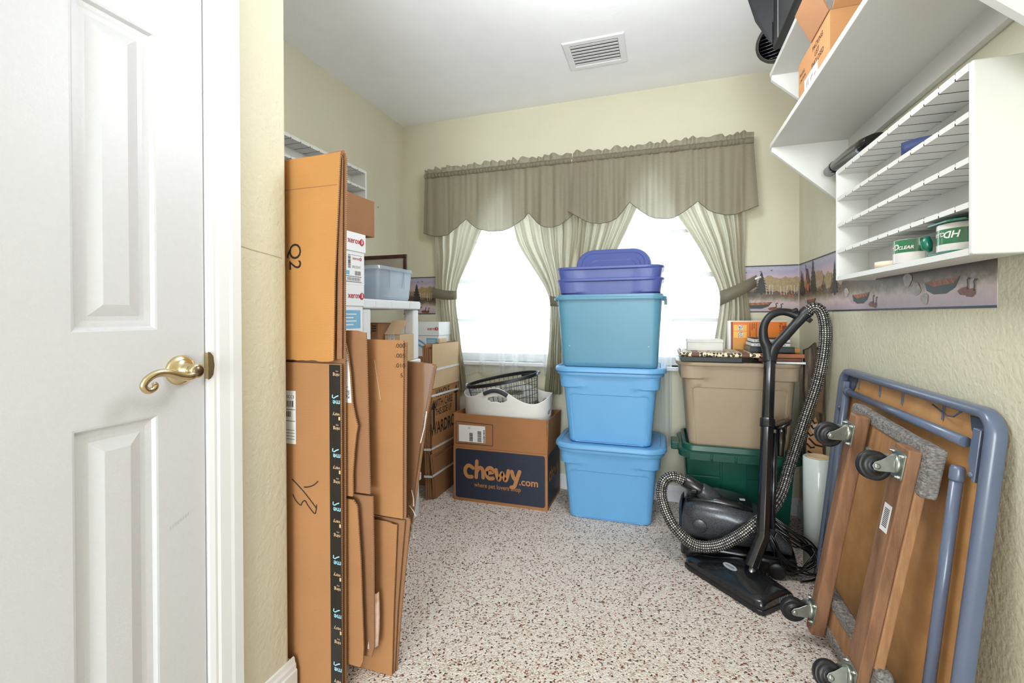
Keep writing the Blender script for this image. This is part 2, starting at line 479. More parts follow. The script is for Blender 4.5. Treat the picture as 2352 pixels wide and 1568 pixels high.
# ------------------------------------------------------------------ ceiling vent and added lamp
vt = thing('ceiling_vent', 'white louvred air vent in the ceiling', 'vent', (-.312, 2.348, HC))
vx0, vx1, vy0, vy1 = -.464, -.160, 2.219, 2.478
ix0, ix1, iy0, iy1 = vx0 + .034, vx1 - .034, vy0 + .034, vy1 - .034
g = G()
def frame_ring(z, ins): return [Vector((vx0 + ins, vy0 + ins, z)), Vector((vx1 - ins, vy0 + ins, z)), Vector((vx1 - ins, vy1 - ins, z)), Vector((vx0 + ins, vy1 - ins, z))]
g.loft([frame_ring(HC - .0005, 0), frame_ring(HC - .003, .0), frame_ring(HC - .007, .005), frame_ring(HC - .007, .030), frame_ring(HC - .0045, .034), frame_ring(HC - .0005, .034)], 0, False, False, False)
g.obj('vent_frame', M_trim, vt)
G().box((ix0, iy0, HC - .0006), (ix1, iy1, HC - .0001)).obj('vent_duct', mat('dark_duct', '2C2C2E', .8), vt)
nsl = 7
for i in range(nsl):
    yy = lerp(iy0, iy1, (i + .5) / nsl)
    Mx = Matrix.Translation((0, yy, HC - .0048)) @ Matrix.Rotation(math.radians(9), 4, 'X')
    G().box((ix0 + .001, -.0118, -.0006), (ix1 - .001, .0118, .0006), M=Mx).obj('louvre', M_trim, vt)
for xx in (vx0 + .017, vx1 - .017):
    G().lathe([(.003, 0), (.003, .0012), (.0, .002)], (xx, 2.348, HC - .007), (0, 0, -1), 10, cap0=False, cap1=False).obj('screw', M_trim, vt)

# ceiling lamp added out of view to brighten the ceiling and far walls
lx, ly = -.10, 1.34
lt = thing('added_ceiling_lamp', 'added round frosted glass ceiling lamp, out of view overhead', 'lamp', (lx, ly, HC))
G().lathe([(.17, 0), (.17, -.02), (.155, -.028)], (lx, ly, HC), (0, 0, 1), 40).obj('fill_lamp_base', M_trim, lt)
M_dome, nt_, b_ = nodes_of('fill_lamp_glass')
b_.inputs['Emission Color'].default_value = (1, .98, .96, 1); b_.inputs['Emission Strength'].default_value = 4; b_.inputs['Base Color'].default_value = (.9, .9, .88, 1)
G().lathe([(.15, -.028), (.148, -.05), (.13, -.085), (.09, -.112), (.04, -.122), (.0, -.124)], (lx, ly, HC), (0, 0, 1), 40, cap0=False, cap1=False).obj('fill_lamp_shade', M_dome, lt)
ld = bpy.data.lights.new('ceiling_fill_light', 'POINT'); ld.energy = 23; ld.color = (.92, .96, 1); ld.shadow_soft_size = .2
lo_ = bpy.data.objects.new('ceiling_fill_light', ld); COL.objects.link(lo_); lo_.location = (lx, ly, HC - .44)  # added point light, hung below the dome as fill
# ------------------------------------------------------------------ curtains
def cloth(name, col, rough=0.8, transl=0.35, alpha=1.0, fine=900, tcol=None):
    m, nt, b = nodes_of(name); L = nt.links.new; N = nt.nodes.new
    nt.nodes.remove(b)
    tc = N('ShaderNodeTexCoord')
    n = N('ShaderNodeTexNoise'); n.inputs['Scale'].default_value = 40; n.inputs['Detail'].default_value = 5
    mp = N('ShaderNodeMapping'); mp.inputs['Scale'].default_value = (1, 1, 12); L(tc.outputs['Object'], mp.inputs['Vector']); L(mp.outputs['Vector'], n.inputs['Vector'])
    r = N('ShaderNodeValToRGB'); c = hexc(col)
    r.color_ramp.elements[0].position = .3; r.color_ramp.elements[0].color = tuple(x * .86 for x in c[:3]) + (1,)
    r.color_ramp.elements[1].position = .7; r.color_ramp.elements[1].color = tuple(min(1, x * 1.08) for x in c[:3]) + (1,)
    L(n.outputs['Fac'], r.inputs['Fac'])
    d = N('ShaderNodeBsdfDiffuse'); t = N('ShaderNodeBsdfTranslucent'); gl = N('ShaderNodeBsdfGlossy'); gl.inputs['Roughness'].default_value = .45
    L(r.outputs['Color'], d.inputs['Color']); t.inputs['Color'].default_value = hexc(tcol or col); L(r.outputs['Color'], gl.inputs['Color'])
    m1 = N('ShaderNodeMixShader'); m1.inputs[0].default_value = transl; L(d.outputs[0], m1.inputs[1]); L(t.outputs[0], m1.inputs[2])
    m2 = N('ShaderNodeMixShader'); m2.inputs[0].default_value = .06; L(m1.outputs[0], m2.inputs[1]); L(gl.outputs[0], m2.inputs[2])
    out = m2
    if alpha < 1:
        tr = N('ShaderNodeBsdfTransparent'); m3 = N('ShaderNodeMixShader'); m3.inputs[0].default_value = alpha
        L(tr.outputs[0], m3.inputs[1]); L(m2.outputs[0], m3.inputs[2]); out = m3
    L(out.outputs[0], nt.nodes['Material Output'].inputs['Surface'])
    return m
M_drape = cloth('grey_green_drape', 'A49E8B', transl=.55, tcol='D6D0BC')
M_val = cloth('grey_green_valance', '938C7C', transl=.45, tcol='C4BCAA')
M_hem = mat('dark_hem_thread', '56503F', .9)
M_sheer = cloth('white_sheer', 'F2F6F6', transl=.6, alpha=.45)

YV = 2.735   # front face of the valance
def wob(x, k): return noise.noise(Vector((x * k, k * 1.7, 0)))
def smooth_table(tab, x):
    for (a, b), (c, d) in zip(tab, tab[1:]):
        if x <= c:
            t = max(0, min(1, (x - a) / (c - a))); return b, d, t
    return tab[-1][1], tab[-1][1], 1
# lower edge of each valance: points between scallops (high) and their bellies (low)
def hem_z(x, tab):
    # tab: list of cusp x; parabola bellies between them
    for (a, za), (c, zc), low in tab:
        if a <= x <= c:
            t = (x - a) / (c - a); base = lerp(za, zc, t); mid = low - (za + zc) / 2
            return base + mid * (1 - abs(2 * t - 1) ** 2.2)
    return 1.72
def valance(x0, x1, tab, label, seed):
    root = thing('curtain_valance', label, 'curtain', ((x0 + x1) / 2, YV, 1.62))
    nx, nz = 230, 26
    zr = 2.030
    def fold(x, v):   # v 0 top .. 1 bottom ; fuller folds lower down
        a = .5 * math.sin(x * 62 + 3 * wob(x + seed, 6)) + .35 * math.sin(x * 141 + 5 * wob(x - seed, 9)) + .6 * wob(x + seed, 17)
        b = math.sin(x * 19 + seed + 2.5 * wob(x + seed * 2, 3.5))
        return lerp(.006, .014, v) * a * (1 - .35 * v) + .018 * v * b
    def f(u, v):
        x = lerp(x0, x1, u); zb = hem_z(x, tab)
        flare = .02 * v * (1 if u > .96 else -1 if u < .04 else 0) * (abs(u - .5) - .46) / .04
        z = lerp(zr - .012, zb, v)
        return Vector((x + flare + .004 * v * math.sin(x * 40), YV - .006 * (1 - v) - fold(x, v) - .012 * v, z))
    G().grid(f, nx, nz).obj('valance_skirt', M_val, root, fix=False)
    # rod pocket, gathered tightly
    def pk(u, v):
        x = lerp(x0, x1, u); a = 2 * PI * v
        w = .0026 * math.sin(x * 250 + 6 * wob(x, 12)) + .002 * wob(x, 60)
        return Vector((x, YV - .004 + (.013 + w) * math.cos(a), zr + .003 + (.017 + w * .5) * math.sin(a)))
    G().grid(pk, nx * 2, 10).obj('rod_pocket', M_val, root, fix=False)
    # ruffle standing above the pocket
    def rf(u, v):
        x = lerp(x0, x1, u)
        top = 2.083 + .007 * math.sin(x * 47 + 4 * wob(x, 7)) + .006 * wob(x, 30)
        return Vector((x, YV + (.002 + .013 * v) * math.sin(x * 120 + 7 * wob(x, 8)) - .003, lerp(zr + .016, top, v)))
    G().grid(rf, nx * 2, 5).obj('ruffle', M_val, root, fix=False)
    path = [f(i / 160, 1.0) + Vector((0, -.001, 0)) for i in range(161)]
    G().tube(path, .0016, 5).obj('hem', M_hem, root)
    return root
tabL = [((-1.56, 1.70), (-1.205, 1.725), 1.628), ((-1.205, 1.725), (-.781, 1.737), 1.632), ((-.781, 1.737), (-.503, 1.722), 1.634)]
tabR = [((-.503, 1.722), (-.165, 1.747), 1.638), ((-.165, 1.747), (.194, 1.724), 1.645), ((.194, 1.724), (.52, 1.71), 1.643)]
valance(-1.506, -.508, tabL, 'grey-green scalloped valance, the one nearer the tall cardboard boxes', 1.3)
valance(-.503, .480, tabR, 'grey-green scalloped valance, the one nearer the wall shelves', 4.1)
rod = thing('curtain_rod', 'white curtain rod running behind the gathered valances', 'curtain rod', (-.51, YV, 2.02))
G().tube([(-1.5, YB - .002, 2.033), (-1.5, YV + .02, 2.033), (-1.485, YV, 2.033), (.462, YV, 2.033), (.476, YV + .02, 2.033), (.476, YB - .002, 2.033)], .007, 8).obj('rod', M_trim, rod)

def drape(label, edgeL, edgeR, tie_z, nf, seed, yc=2.785, bottom=.60, group=None, amp=.015):
    """one tied-back panel: left and right edge tables (z -> x), nf folds"""
    root = thing('tied_curtain', label, 'curtain', ((interp(edgeL, tie_z) + interp(edgeR, tie_z)) / 2, yc, bottom))
    zt = 2.02
    def f(u, v):
        z = lerp(zt, bottom, v)
        a = interp(edgeL, z); b = interp(edgeR, z); x = lerp(a, b, u)
        w = max(.05, b - a)
        k = min(1, abs(z - tie_z) / .25)
        am = amp * (.55 + .45 * k)
        ph = u * nf * 2 * PI + seed + .9 * math.sin(z * 3 + seed) * k
        y = yc - am * math.sin(ph) - .4 * am * math.sin(2.3 * ph + z * 4 + seed) - .006 * noise.noise(Vector((u * 6, z * 5, seed)))
        return Vector((x + .004 * noise.noise(Vector((z * 6, u * 3, seed))), y, z))
    G().grid(f, 90, 60).obj('drape', M_drape, root, fix=False)
    return root
def tab_s(pts):   # smoothed z->x table, given from the floor up
    P = sorted(pts); out = []
    n = 40
    zs = [lerp(P[0][0], P[-1][0], i / n) for i in range(n + 1)]
    raw = [interp(P, z) for z in zs]
    for it in range(2):
        raw = [raw[0]] + [(raw[i - 1] + 2 * raw[i] + raw[i + 1]) / 4 for i in range(1, n)] + [raw[-1]]
    return list(zip(zs, raw))
d1 = drape('grey-green curtain tied back beside the white carton, leftmost of the four', tab_s([(.55, -1.37), (.65, -1.36), (.88, -1.39), (1.14, -1.425), (1.235, -1.43), (1.35, -1.44), (1.6, -1.46), (2.05, -1.49)]),
           tab_s([(.55, -1.225), (.65, -1.23), (.9, -1.275), (1.14, -1.305), (1.235, -1.305), (1.32, -1.285), (1.5, -1.19), (1.68, -1.115), (2.05, -.86)]), 1.235, 5, .4)
d2 = drape('grey-green curtain tied back left of the tote stack, second from the left', tab_s([(.55, -.70), (.65, -.69), (.9, -.665), (1.12, -.655), (1.2, -.655), (1.3, -.70), (1.4, -.775), (1.553, -.865), (1.922, -.955), (2.05, -.98)]),
           tab_s([(.55, -.59), (1.12, -.575), (1.2, -.57), (1.4, -.52), (1.64, -.475), (2.05, -.475)]), 1.19, 6, 2.1, yc=2.79)
d3 = drape('grey-green curtain tied back behind the tote stack, third from the left', tab_s([(.55, -.50), (1.12, -.505), (1.2, -.505), (1.5, -.49), (2.05, -.47)]),
           tab_s([(.55, -.40), (1.12, -.405), (1.2, -.40), (1.3, -.34), (1.544, -.213), (1.72, -.135), (2.05, -.02)]), 1.19, 6, 3.7, yc=2.77)
d4 = drape('grey-green curtain tied back above the beige tote, rightmost of the four', tab_s([(.60, .255), (.9, .285), (1.14, .315), (1.2, .325), (1.3, .295), (1.5, .20), (1.651, .105), (1.914, -.04), (2.05, -.10)]),
           tab_s([(.60, .475), (.9, .475), (1.065, .478), (1.2, .46), (1.3, .445), (1.58, .452), (2.05, .465)]), 1.22, 6, 5.2, bottom=.66)
def tieback(root, pts, h, y0):
    """band wrapped round the gathered panel: front polyline of (x, y, z mid)"""
    P = spline(pts, 8); g = G(); vs = []; n = len(P)
    for k, p in enumerate(P):
        hh = h * (1 - .25 * (k / (n - 1)))
        vs += [p + Vector((0, 0, hh / 2)), p + Vector((0, .0, -hh / 2)), p + Vector((0, .003, -hh / 2)), p + Vector((0, .003, hh / 2))]
    fs = []
    for k in range(n - 1):
        for j in range(4):
            a = 4 * k + j; b = 4 * k + (j + 1) % 4; fs.append((a, b, b + 4, a + 4))
    fs += [(0, 1, 2, 3), tuple(4 * (n - 1) + j for j in (3, 2, 1, 0))]
    g.add(vs, fs, 0, True); return g.obj('tieback', M_val, root)
tieback(d1, [(-1.485, 2.815, 1.262), (-1.475, 2.775, 1.256), (-1.44, 2.755, 1.247), (-1.37, 2.748, 1.235), (-1.315, 2.755, 1.233), (-1.296, 2.775, 1.235)], .075, 0)
tieback(d2, [(-.66, 2.79, 1.19), (-.648, 2.762, 1.185), (-.61, 2.752, 1.18), (-.56, 2.77, 1.175)], .07, 0)
tieback(d4, [(.318, 2.785, 1.185), (.325, 2.755, 1.19), (.36, 2.742, 1.205), (.42, 2.748, 1.235), (.47, 2.765, 1.262), (.505, 2.80, 1.283)], .085, 0)
G().tube([(.48, 2.795, 1.285), (.525, 2.79, 1.302)], .006, 8).obj('tieback_hook', M_trim, d4)

def sheer(label, x0, x1, zb, seed, nf):
    root = thing('sheer_curtain', label, 'curtain', ((x0 + x1) / 2, 2.815, zb))
    def f(u, v):
        x = lerp(x0, x1, u); z = lerp(2.02, zb + .012 * math.sin(u * nf * 6.28 + 1), v)
        dens = math.sin(u * nf * 2 * PI + seed) + .5 * math.sin(u * nf * 4.7 * PI + seed * 3)
        return Vector((x + .012 * math.sin(u * nf * 2 * PI + seed * 2), 2.8135 + .006 * dens, z))
    G().grid(f, 120, 6).obj('sheer_panel', M_sheer, root, fix=False)
    for a in (.28, .47, .60, .88):   # doubled pleats read as paler stripes
        xa = lerp(x0, x1, a)
        G().grid(lambda u, v: Vector((xa + (u - .5) * .045 + .004 * math.sin(v * 5 + a * 9), 2.7995 + .003 * math.sin(u * 9), lerp(2.02, zb + .01, v))), 6, 8).obj('sheer_pleat', M_sheer, root, fix=False)
sheer('white sheer curtain over the left window pane behind the baskets', -1.33, -.60, .71, .7, 5)
sheer('white sheer curtain over the right window pane behind the stacked totes', -.45, .075, .33, 2.2, 4)

# ------------------------------------------------------------------ printed wallpaper border
def border_paint():
    m, nt, b = nodes_of('lake_scene_print'); L = nt.links.new; N = nt.nodes.new
    tc = N('ShaderNodeTexCoord'); sp = N('ShaderNodeSeparateXYZ'); L(tc.outputs['UV'], sp.inputs[0])
    n = N('ShaderNodeTexNoise'); n.inputs['Scale'].default_value = 26; n.inputs['Detail'].default_value = 8
    L(tc.outputs['Object'], n.inputs['Vector'])
    n2 = N('ShaderNodeTexNoise'); n2.inputs['Scale'].default_value = 90; n2.inputs['Detail'].default_value = 6; L(tc.outputs['Object'], n2.inputs['Vector'])
    ma = N('ShaderNodeMath'); ma.operation = 'MULTIPLY_ADD'; ma.inputs[1].default_value = .16; L(n.outputs['Fac'], ma.inputs[0]); L(sp.outputs['Y'], ma.inputs[2])
    mb = N('ShaderNodeMath'); mb.operation = 'MULTIPLY_ADD'; mb.inputs[1].default_value = .10; L(n2.outputs['Fac'], mb.inputs[0]); L(ma.outputs[0], mb.inputs[2])
    mc = N('ShaderNodeMath'); mc.operation = 'SUBTRACT'; mc.inputs[1].default_value = .13; L(mb.outputs[0], mc.inputs[0])
    r = N('ShaderNodeValToRGB'); e = r.color_ramp.elements
    e[0].position = 0; e[0].color = hexc('A89AA6'); e[1].position = 1; e[1].color = hexc('8F92A6')
    for p, c in ((.10, 'B9A6AE'), (.18, 'C7B3B0'), (.26, '9A8C80'), (.32, '6E6048'), (.38, '5A4A3A'), (.45, '4E3C34'), (.54, '8A7658'), (.62, '8E7C5E'), (.67, 'C2A8A2'), (.75, 'B9A2AE'), (.86, '9C98AC'), (.93, 'A9A2B4')):
        x = e.new(p); x.color = hexc(c)
    L(mc.outputs[0], r.inputs['Fac']); L(r.outputs['Color'], b.inputs['Base Color'])
    b.inputs['Roughness'].default_value = .42; b.inputs['Specular IOR Level'].default_value = .6
    return m
M_border = border_paint()
C_ = lambda n, h, r=.45: mat('print_' + n, h, r, var=.12, vscale=60)
BZ0, BZ1 = 1.108, 1.368
def border(label, O, U, w, motifs, name='wallpaper_border'):
    O = Vector(O); U = Vector(U).normalized(); V = Vector((0, 0, 1)); N = U.cross(V)
    h = BZ1 - BZ0
    root = thing(name, label, 'wallpaper', O + U * w / 2)
    g = G(); g.add([O + N * .0012, O + U * w + N * .0012, O + U * w + V * h + N * .0012, O + V * h + N * .0012, O, O + U * w, O + U * w + V * h, O + V * h],
                   [(0, 1, 2, 3), (7, 6, 5, 4), (0, 4, 5, 1), (1, 5, 6, 2), (2, 6, 7, 3), (3, 7, 4, 0)])
    o = g.obj('print', M_border, root, fix=False)
    uv = o.data.uv_layers.new(name='UVMap')
    I = WM[root].inverted()
    for lp in o.data.loops:
        p = WM[root] @ o.data.vertices[lp.vertex_index].co - O
        uv.data[lp.index].uv = (p.dot(U), p.z / h)
    quad(root, 'border_line', C_('line', '2E3438'), O + V * (h - .006), U, V, w, .006, lift=.0018)
    quad(root, 'border_line', C_('line', '2E3438'), O, U, V, w, .006, lift=.0018)
    def poly(nm, pts, m, x, y, s=1.0, lift=.0022):
        g = G(); lift += up(); P = [O + U * (x + a * s) + V * (y + b * s) + N * lift for a, b in pts]
        g.add(P, [tuple(range(len(P)))]); g.obj(nm, m, root, fix=False)
    for kind, x, y, s in motifs:
        if kind == 'fir':
            pts = [(-.006, 0), (-.006, .012)]
            lv = 7
            for k in range(lv):
                ww = .047 * (1 - k / lv) + .004; z = .012 + k * .0205
                pts += [(-ww, z), (-ww * .45, z + .019)]
            pts += [(0, .165)]
            pts += [(-a, b) for a, b in pts[-2::-1]]
            poly('fir_tree', pts, C_('fir', '34322E'), x, y, s)
        elif kind == 'bush':
            pts = [(.05 * math.cos(a) * (1 + .14 * math.sin(5 * a + x * 40)), .035 + .042 * math.sin(a) * (1 + .12 * math.sin(7 * a + x * 20))) for a in [2 * PI * k / 26 for k in range(26)]]
            poly('bush', pts, C_('bush', 'A08A66'), x, y, s, .0020)
            for dx in (-.014, .0, .012):
                stroke(root, 'birch_trunk', C_('birch', 'CFC4B8'), [(x + dx * s, y - .02 * s), (x + dx * s * 1.3, y + .03 * s)], .0022 * s, O, U, V, .0023)
        elif kind == 'canoe':
            poly('canoe_hull', [(-.07, .028), (-.06, .006), (-.03, -.004), (.02, -.004), (.052, .008), (.07, .032), (.045, .018), (-.03, .014)], C_('hull', '38423E'), x, y, s)
            poly('canoe_inside', [(-.07, .028), (-.03, .014), (.045, .018), (.07, .032), (.04, .03), (-.02, .028)], C_('wood', '9A5636'), x, y, s, .0026)
            for dx in (-.03, -.005, .02, .04):
                stroke(root, 'canoe_rib', C_('rib', 'C9986E'), [(x + dx * s, y + .028 * s), (x + (dx + .012) * s, y + .017 * s)], .0015 * s, O, U, V, .003)
        elif kind == 'goose':
            poly('goose', [(-.026, .004), (-.016, -.005), (.004, -.007), (.014, 0), (.013, .008), (.006, .012), (-.012, .010)], C_('goose', '7C4A34'), x, y, s)
            stroke(root, 'goose_neck', C_('gneck', '221E1E'), [(x + .009 * s, y + .006 * s), (x + .011 * s, y + .018 * s), (x + .009 * s, y + .026 * s), (x + .013 * s, y + .03 * s), (x + .019 * s, y + .028 * s)], .0042 * s, O, U, V, .0026)
        elif kind == 'deer':
            poly('deer', [(-.012, -.014), (-.010, -.014), (-.008, 0), (.006, 0), (.008, -.014), (.010, -.014), (.011, .006), (-.008, .008), (-.014, .018), (-.018, .016), (-.012, .004)], C_('deer', 'A8603C'), x, y, s)
        elif kind == 'bird':
            stroke(root, 'flying_goose', C_('bird', '6A4638'), [(x - .006 * s, y + .003 * s), (x, y), (x + .003 * s, y + .006 * s)], .0026 * s, O, U, V, .0023)
            stroke(root, 'flying_goose', C_('bird', '6A4638'), [(x - .003 * s, y - .002 * s), (x + .005 * s, y + .001 * s)], .0022 * s, O, U, V, .0023)
        elif kind == 'cabin':
            poly('cabin_wall', [(-.022, 0), (.03, -.01), (.03, .045), (.01, .09), (-.022, .11)], C_('cabin', '7A4030'), x, y, s)
            poly('cabin_roof', [(-.026, .122), (.012, .115), (.046, .05), (.026, .042), (.0, .10), (-.026, .108)], C_('roof', '4A3A44'), x, y, s, .0026)
            poly('cabin_window', [(-.014, .02), (-.006, .018), (-.006, .06), (-.014, .064)], C_('glow', 'E8935A'), x, y, s, .0028)
            poly('cabin_window', [(.010, .008), (.022, .004), (.022, .036), (.010, .042)], C_('glow', 'E8935A'), x, y, s, .0028)
            poly('chimney', [(-.026, .11), (-.019, .11), (-.019, .14), (-.026, .14)], C_('roof', '4A3A44'), x, y, s, .0027)
        elif kind == 'rock':
            pts = [(.02 * math.cos(a) * (1 + .2 * math.sin(3 * a + x * 50)), .016 * math.sin(a)) for a in [2 * PI * k / 12 for k in range(12)]]
            poly('rock', pts, C_('rock', 'AFA5A0'), x, y, s, .0021)
    return root
SC = [('bird', .02, .225, 1), ('bird', .035, .235, 1), ('bird', .105, .222, 1)]
# window wall, left of the curtains: from the corner to the left curtain
border('woodland lake wallpaper border beside the leftmost curtain', (XL + .001, YB, BZ0), (1, 0, 0), .252,
       [('bush', .205, .115, 1.0), ('bush', .15, .12, .9), ('fir', .105, .068, .88), ('bird', .115, .225, 1), ('bird', .15, .23, 1), ('canoe', .085, .025, .9), ('goose', .165, .016, 1.0), ('goose', .19, .014, 1.0)])
border('woodland lake wallpaper border between the rightmost curtain and the room corner', (.43, YB, BZ0), (1, 0, 0), .285,
       [('bush', .145, .12, 1.05), ('bush', .215, .115, 1.0), ('bush', .265, .12, .95), ('bush', .055, .125, .6), ('fir', .105, .098, .78), ('bird', .018, .212, 1), ('bird', .028, .222, 1), ('bird', .10, .226, 1), ('bird', .155, .230, 1), ('deer', .21, .098, .95), ('deer', .248, .094, -.95), ('canoe', .085, .024, 1.05), ('goose', .165, .016, 1.15), ('goose', .19, .012, 1.15)])
border('faded lake wallpaper border under the slotted rack on the right wall', (XR, YB - .001, BZ0), (0, -1, 0), YB - 1.307,
       [('bird', .19, .225, 1), ('bird', .26, .236, 1), ('fir', .045, .09, .8), ('fir', .07, .085, .75), ('cabin', .145, .105, 1.0), ('fir', .235, .09, 1.05), ('fir', .265, .09, .7), ('bush', .31, .12, 1.0), ('bush', .345, .125, .9), ('deer', .37, .10, .9), ('rock', .12, .06, 1.0), ('rock', .15, .045, .8), ('canoe', .21, .035, 1.0), ('goose', .285, .02, .9),
        ('bush', .45, .11, .9), ('rock', .66, .075, 1.2), ('rock', .72, .045, 1.0), ('canoe', .80, .032, 1.1), ('goose', .895, .02, 1.1), ('goose', .92, .016, 1.0), ('fir', .53, .07, .9), ('bush', .60, .12, 1.0),
        ('rock', 1.14, .09, 1.3), ('rock', 1.19, .06, 1.2), ('rock', 1.235, .03, 1.0), ('canoe', 1.315, .045, 1.15), ('goose', 1.415, .04, 1.15), ('goose', 1.44, .035, 1.15)])
# ------------------------------------------------------------------ storage totes
def plastic(name, col, rough=.38): return mat(name, col, rough, var=.03, vscale=3, bump=.03, bscale=120, spec=.5)
M_blue = plastic('light_blue_plastic', '69A8DA')
M_teal = plastic('dusty_teal_plastic', '5A8FA8')
M_purple = plastic('violet_blue_plastic', '4E5A9C')
M_beige = plastic('beige_plastic', 'A39179')
M_green = plastic('dark_green_plastic', '0E4A3C', .32)
def ring_sub(hx, hy, r, z, nc=6, ns=22, cx=0, cy=0):
    """rounded rectangle with subdivided straight sides"""
    r = min(r, hx * .98, hy * .98); out = []
    cs = [(1, 1, 0), (-1, 1, 90), (-1, -1, 180), (1, -1, 270)]
    for i, (qx, qy, a0) in enumerate(cs):
        for k in range(nc + 1):
            a = math.radians(a0 + 90 * k / nc)
            out.append(Vector((qx * (hx - r) + r * math.cos(a), qy * (hy - r) + r * math.sin(a), z)))
        nx, ny, b0 = cs[(i + 1) % 4]
        p = out[-1]; b = math.radians(b0); q = Vector((nx * (hx - r) + r * math.cos(b), ny * (hy - r) + r * math.sin(b), z))
        for k in range(1, ns):
            out.append(p.lerp(q, k / ns))
    return [p + Vector((cx, cy, 0)) for p in out]
def sstep(a, b, x):
    t = max(0, min(1, (x - a) / (b - a))); return t * t * (3 - 2 * t)
def tote_body(bx, by, tx, ty, H, r=.05, step=None, collar=.085, rim=.012, rimh=.018, thick=.003, floor_z=.012, endflare=.016, pin=.011):
    """tapered tub: outer skin, rolled rim, inner skin; local coordinates, base at z=0"""
    zs = [0.0, .004, .012, .03]
    if step:
        zs += [.06, .12, step - .05, step - .012, step - .006, step - .001, step + .004]
    zc = H - collar
    zs += [zc - .02, zc - .003, zc + .003, zc + .012, H - .045, H - rimh - .003]
    zs = sorted(set(round(z, 4) for z in zs))
    g = G(); rings = []
    for z in zs:
        t = z / H; hx = lerp(bx, tx, t); hy = lerp(by, ty, t)
        ins = .010 * max(0, 1 - z / .012) ** 2
        R = []
        for p in ring_sub(hx - ins, hy - ins, r * (.8 + .3 * t), z):
            if step and abs(p.y) > hy - .012 and z > .004:
                k = sstep(hx * .85, hx * .80, abs(p.x)) * sstep(step + .003, step - .006, z)
                p = Vector((p.x, p.y - math.copysign(pin * k, p.y), p.z))
            if collar and z > zc:
                k = sstep(hx - .13, hx - .10, abs(p.x)) * (1 if z > zc + .002 else 0)
                n = Vector((p.x / hx ** 2, p.y / hy ** 2, 0))
                p = p + Vector((math.copysign(endflare * k, p.x), math.copysign(.006 * k, p.y), 0))
            R.append(p)
        rings.append(R)
    ex = endflare + rim if collar else rim
    for dz, a in ((-rimh, ex), (-rimh + .004, ex + .003), (-.003, ex + .002), (0, ex - .003), (0, -thick)):
        rings.append([p for p in ring_sub(tx + a, ty + (a if a < 0 else a * .6), r * 1.35 + max(0, a), H + dz)])
    rings.append(ring_sub(lerp(bx, tx, floor_z / H) - thick, lerp(by, ty, floor_z / H) - thick, r * .8, floor_z))
    g.loft(rings, 0, True, True, True)
    return g
def tote_lid(hx, hy, r, skirt=.026, top=.0, recess=.0):
    g = G(); rings = []
    for a, z in ((-.010, 0), (-.003, 0), (.0, .003), (.0, skirt - .012), (-.003, skirt - .005), (-.010, skirt), (-.030, skirt), (-.034, skirt - .004 - recess), (-.060, skirt - .004 - recess)):
        rings.append(ring_sub(hx + a, hy + a, r + a, z, 8, 6))
    g.loft(rings, 0, True, True, True)
    return g
def smooth_by_angle(o, ang=40):
    m = o.modifiers.new('edge_split', 'EDGE_SPLIT'); m.split_angle = math.radians(ang)
    return o

BX, BY = -.262, 2.592
def blue_tote(label, z, group):
    t = thing('storage_tote', label, 'storage bin', (BX, BY, z), 0, group)
    smooth_by_angle(tote_body(.214, .150, .250, .182, .385, .045, step=.262).obj('tub', M_blue, t, local=True))
    lid = tote_lid(.293, .207, .10, .026)
    for i, p in enumerate(lid.v): lid.v[i] = p + Vector((0, 0, .386))
    smooth_by_angle(lid.obj('lid', M_blue, t, local=True), 35)
    return t
blue_tote('light blue lidded tote on the carpet, bottom of the stack', 0.0, 'light blue lidded totes')
blue_tote('light blue lidded tote carrying the teal tub, second from the bottom', .409, 'light blue lidded totes')
t = thing('storage_tote', 'open dusty teal tote in the stack, above the two light blue ones', 'storage bin', (BX, BY, .818))
smooth_by_angle(tote_body(.248, .160, .272, .188, .375, .04, collar=.0, rim=.020, rimh=.016, thick=.0025, floor_z=.006).obj('tub', M_teal, t, local=True))
for sx in (-1, 1):
    G().box((sx * .291 - .008, -.05, .333), (sx * .291 + .006, .05, .372)).obj('grip', M_teal, t, local=True, bevel=.003)
    G().lathe([(.0022, 0), (.0018, .001), (0, .0012)], (sx * .205, -.169, .115), (0, -1, 0), 8, cap0=False, cap1=False).obj('mould_mark', M_trim, t, local=True)
for k, (z, lb) in enumerate(((.915, 'violet-blue open tote nested in the teal tub, lower of the two'), (.978, 'violet-blue open tote nested on top, holding the upright lids'))):
    t = thing('storage_tote', lb, 'storage bin', (BX, BY, z), 0, 'violet-blue nested totes')
    smooth_by_angle(tote_body(.205, .128, .262, .178, .375, .045, collar=.078, rim=.006, rimh=.014, thick=.002, floor_z=.003, endflare=.012).obj('tub', M_purple, t, local=True))
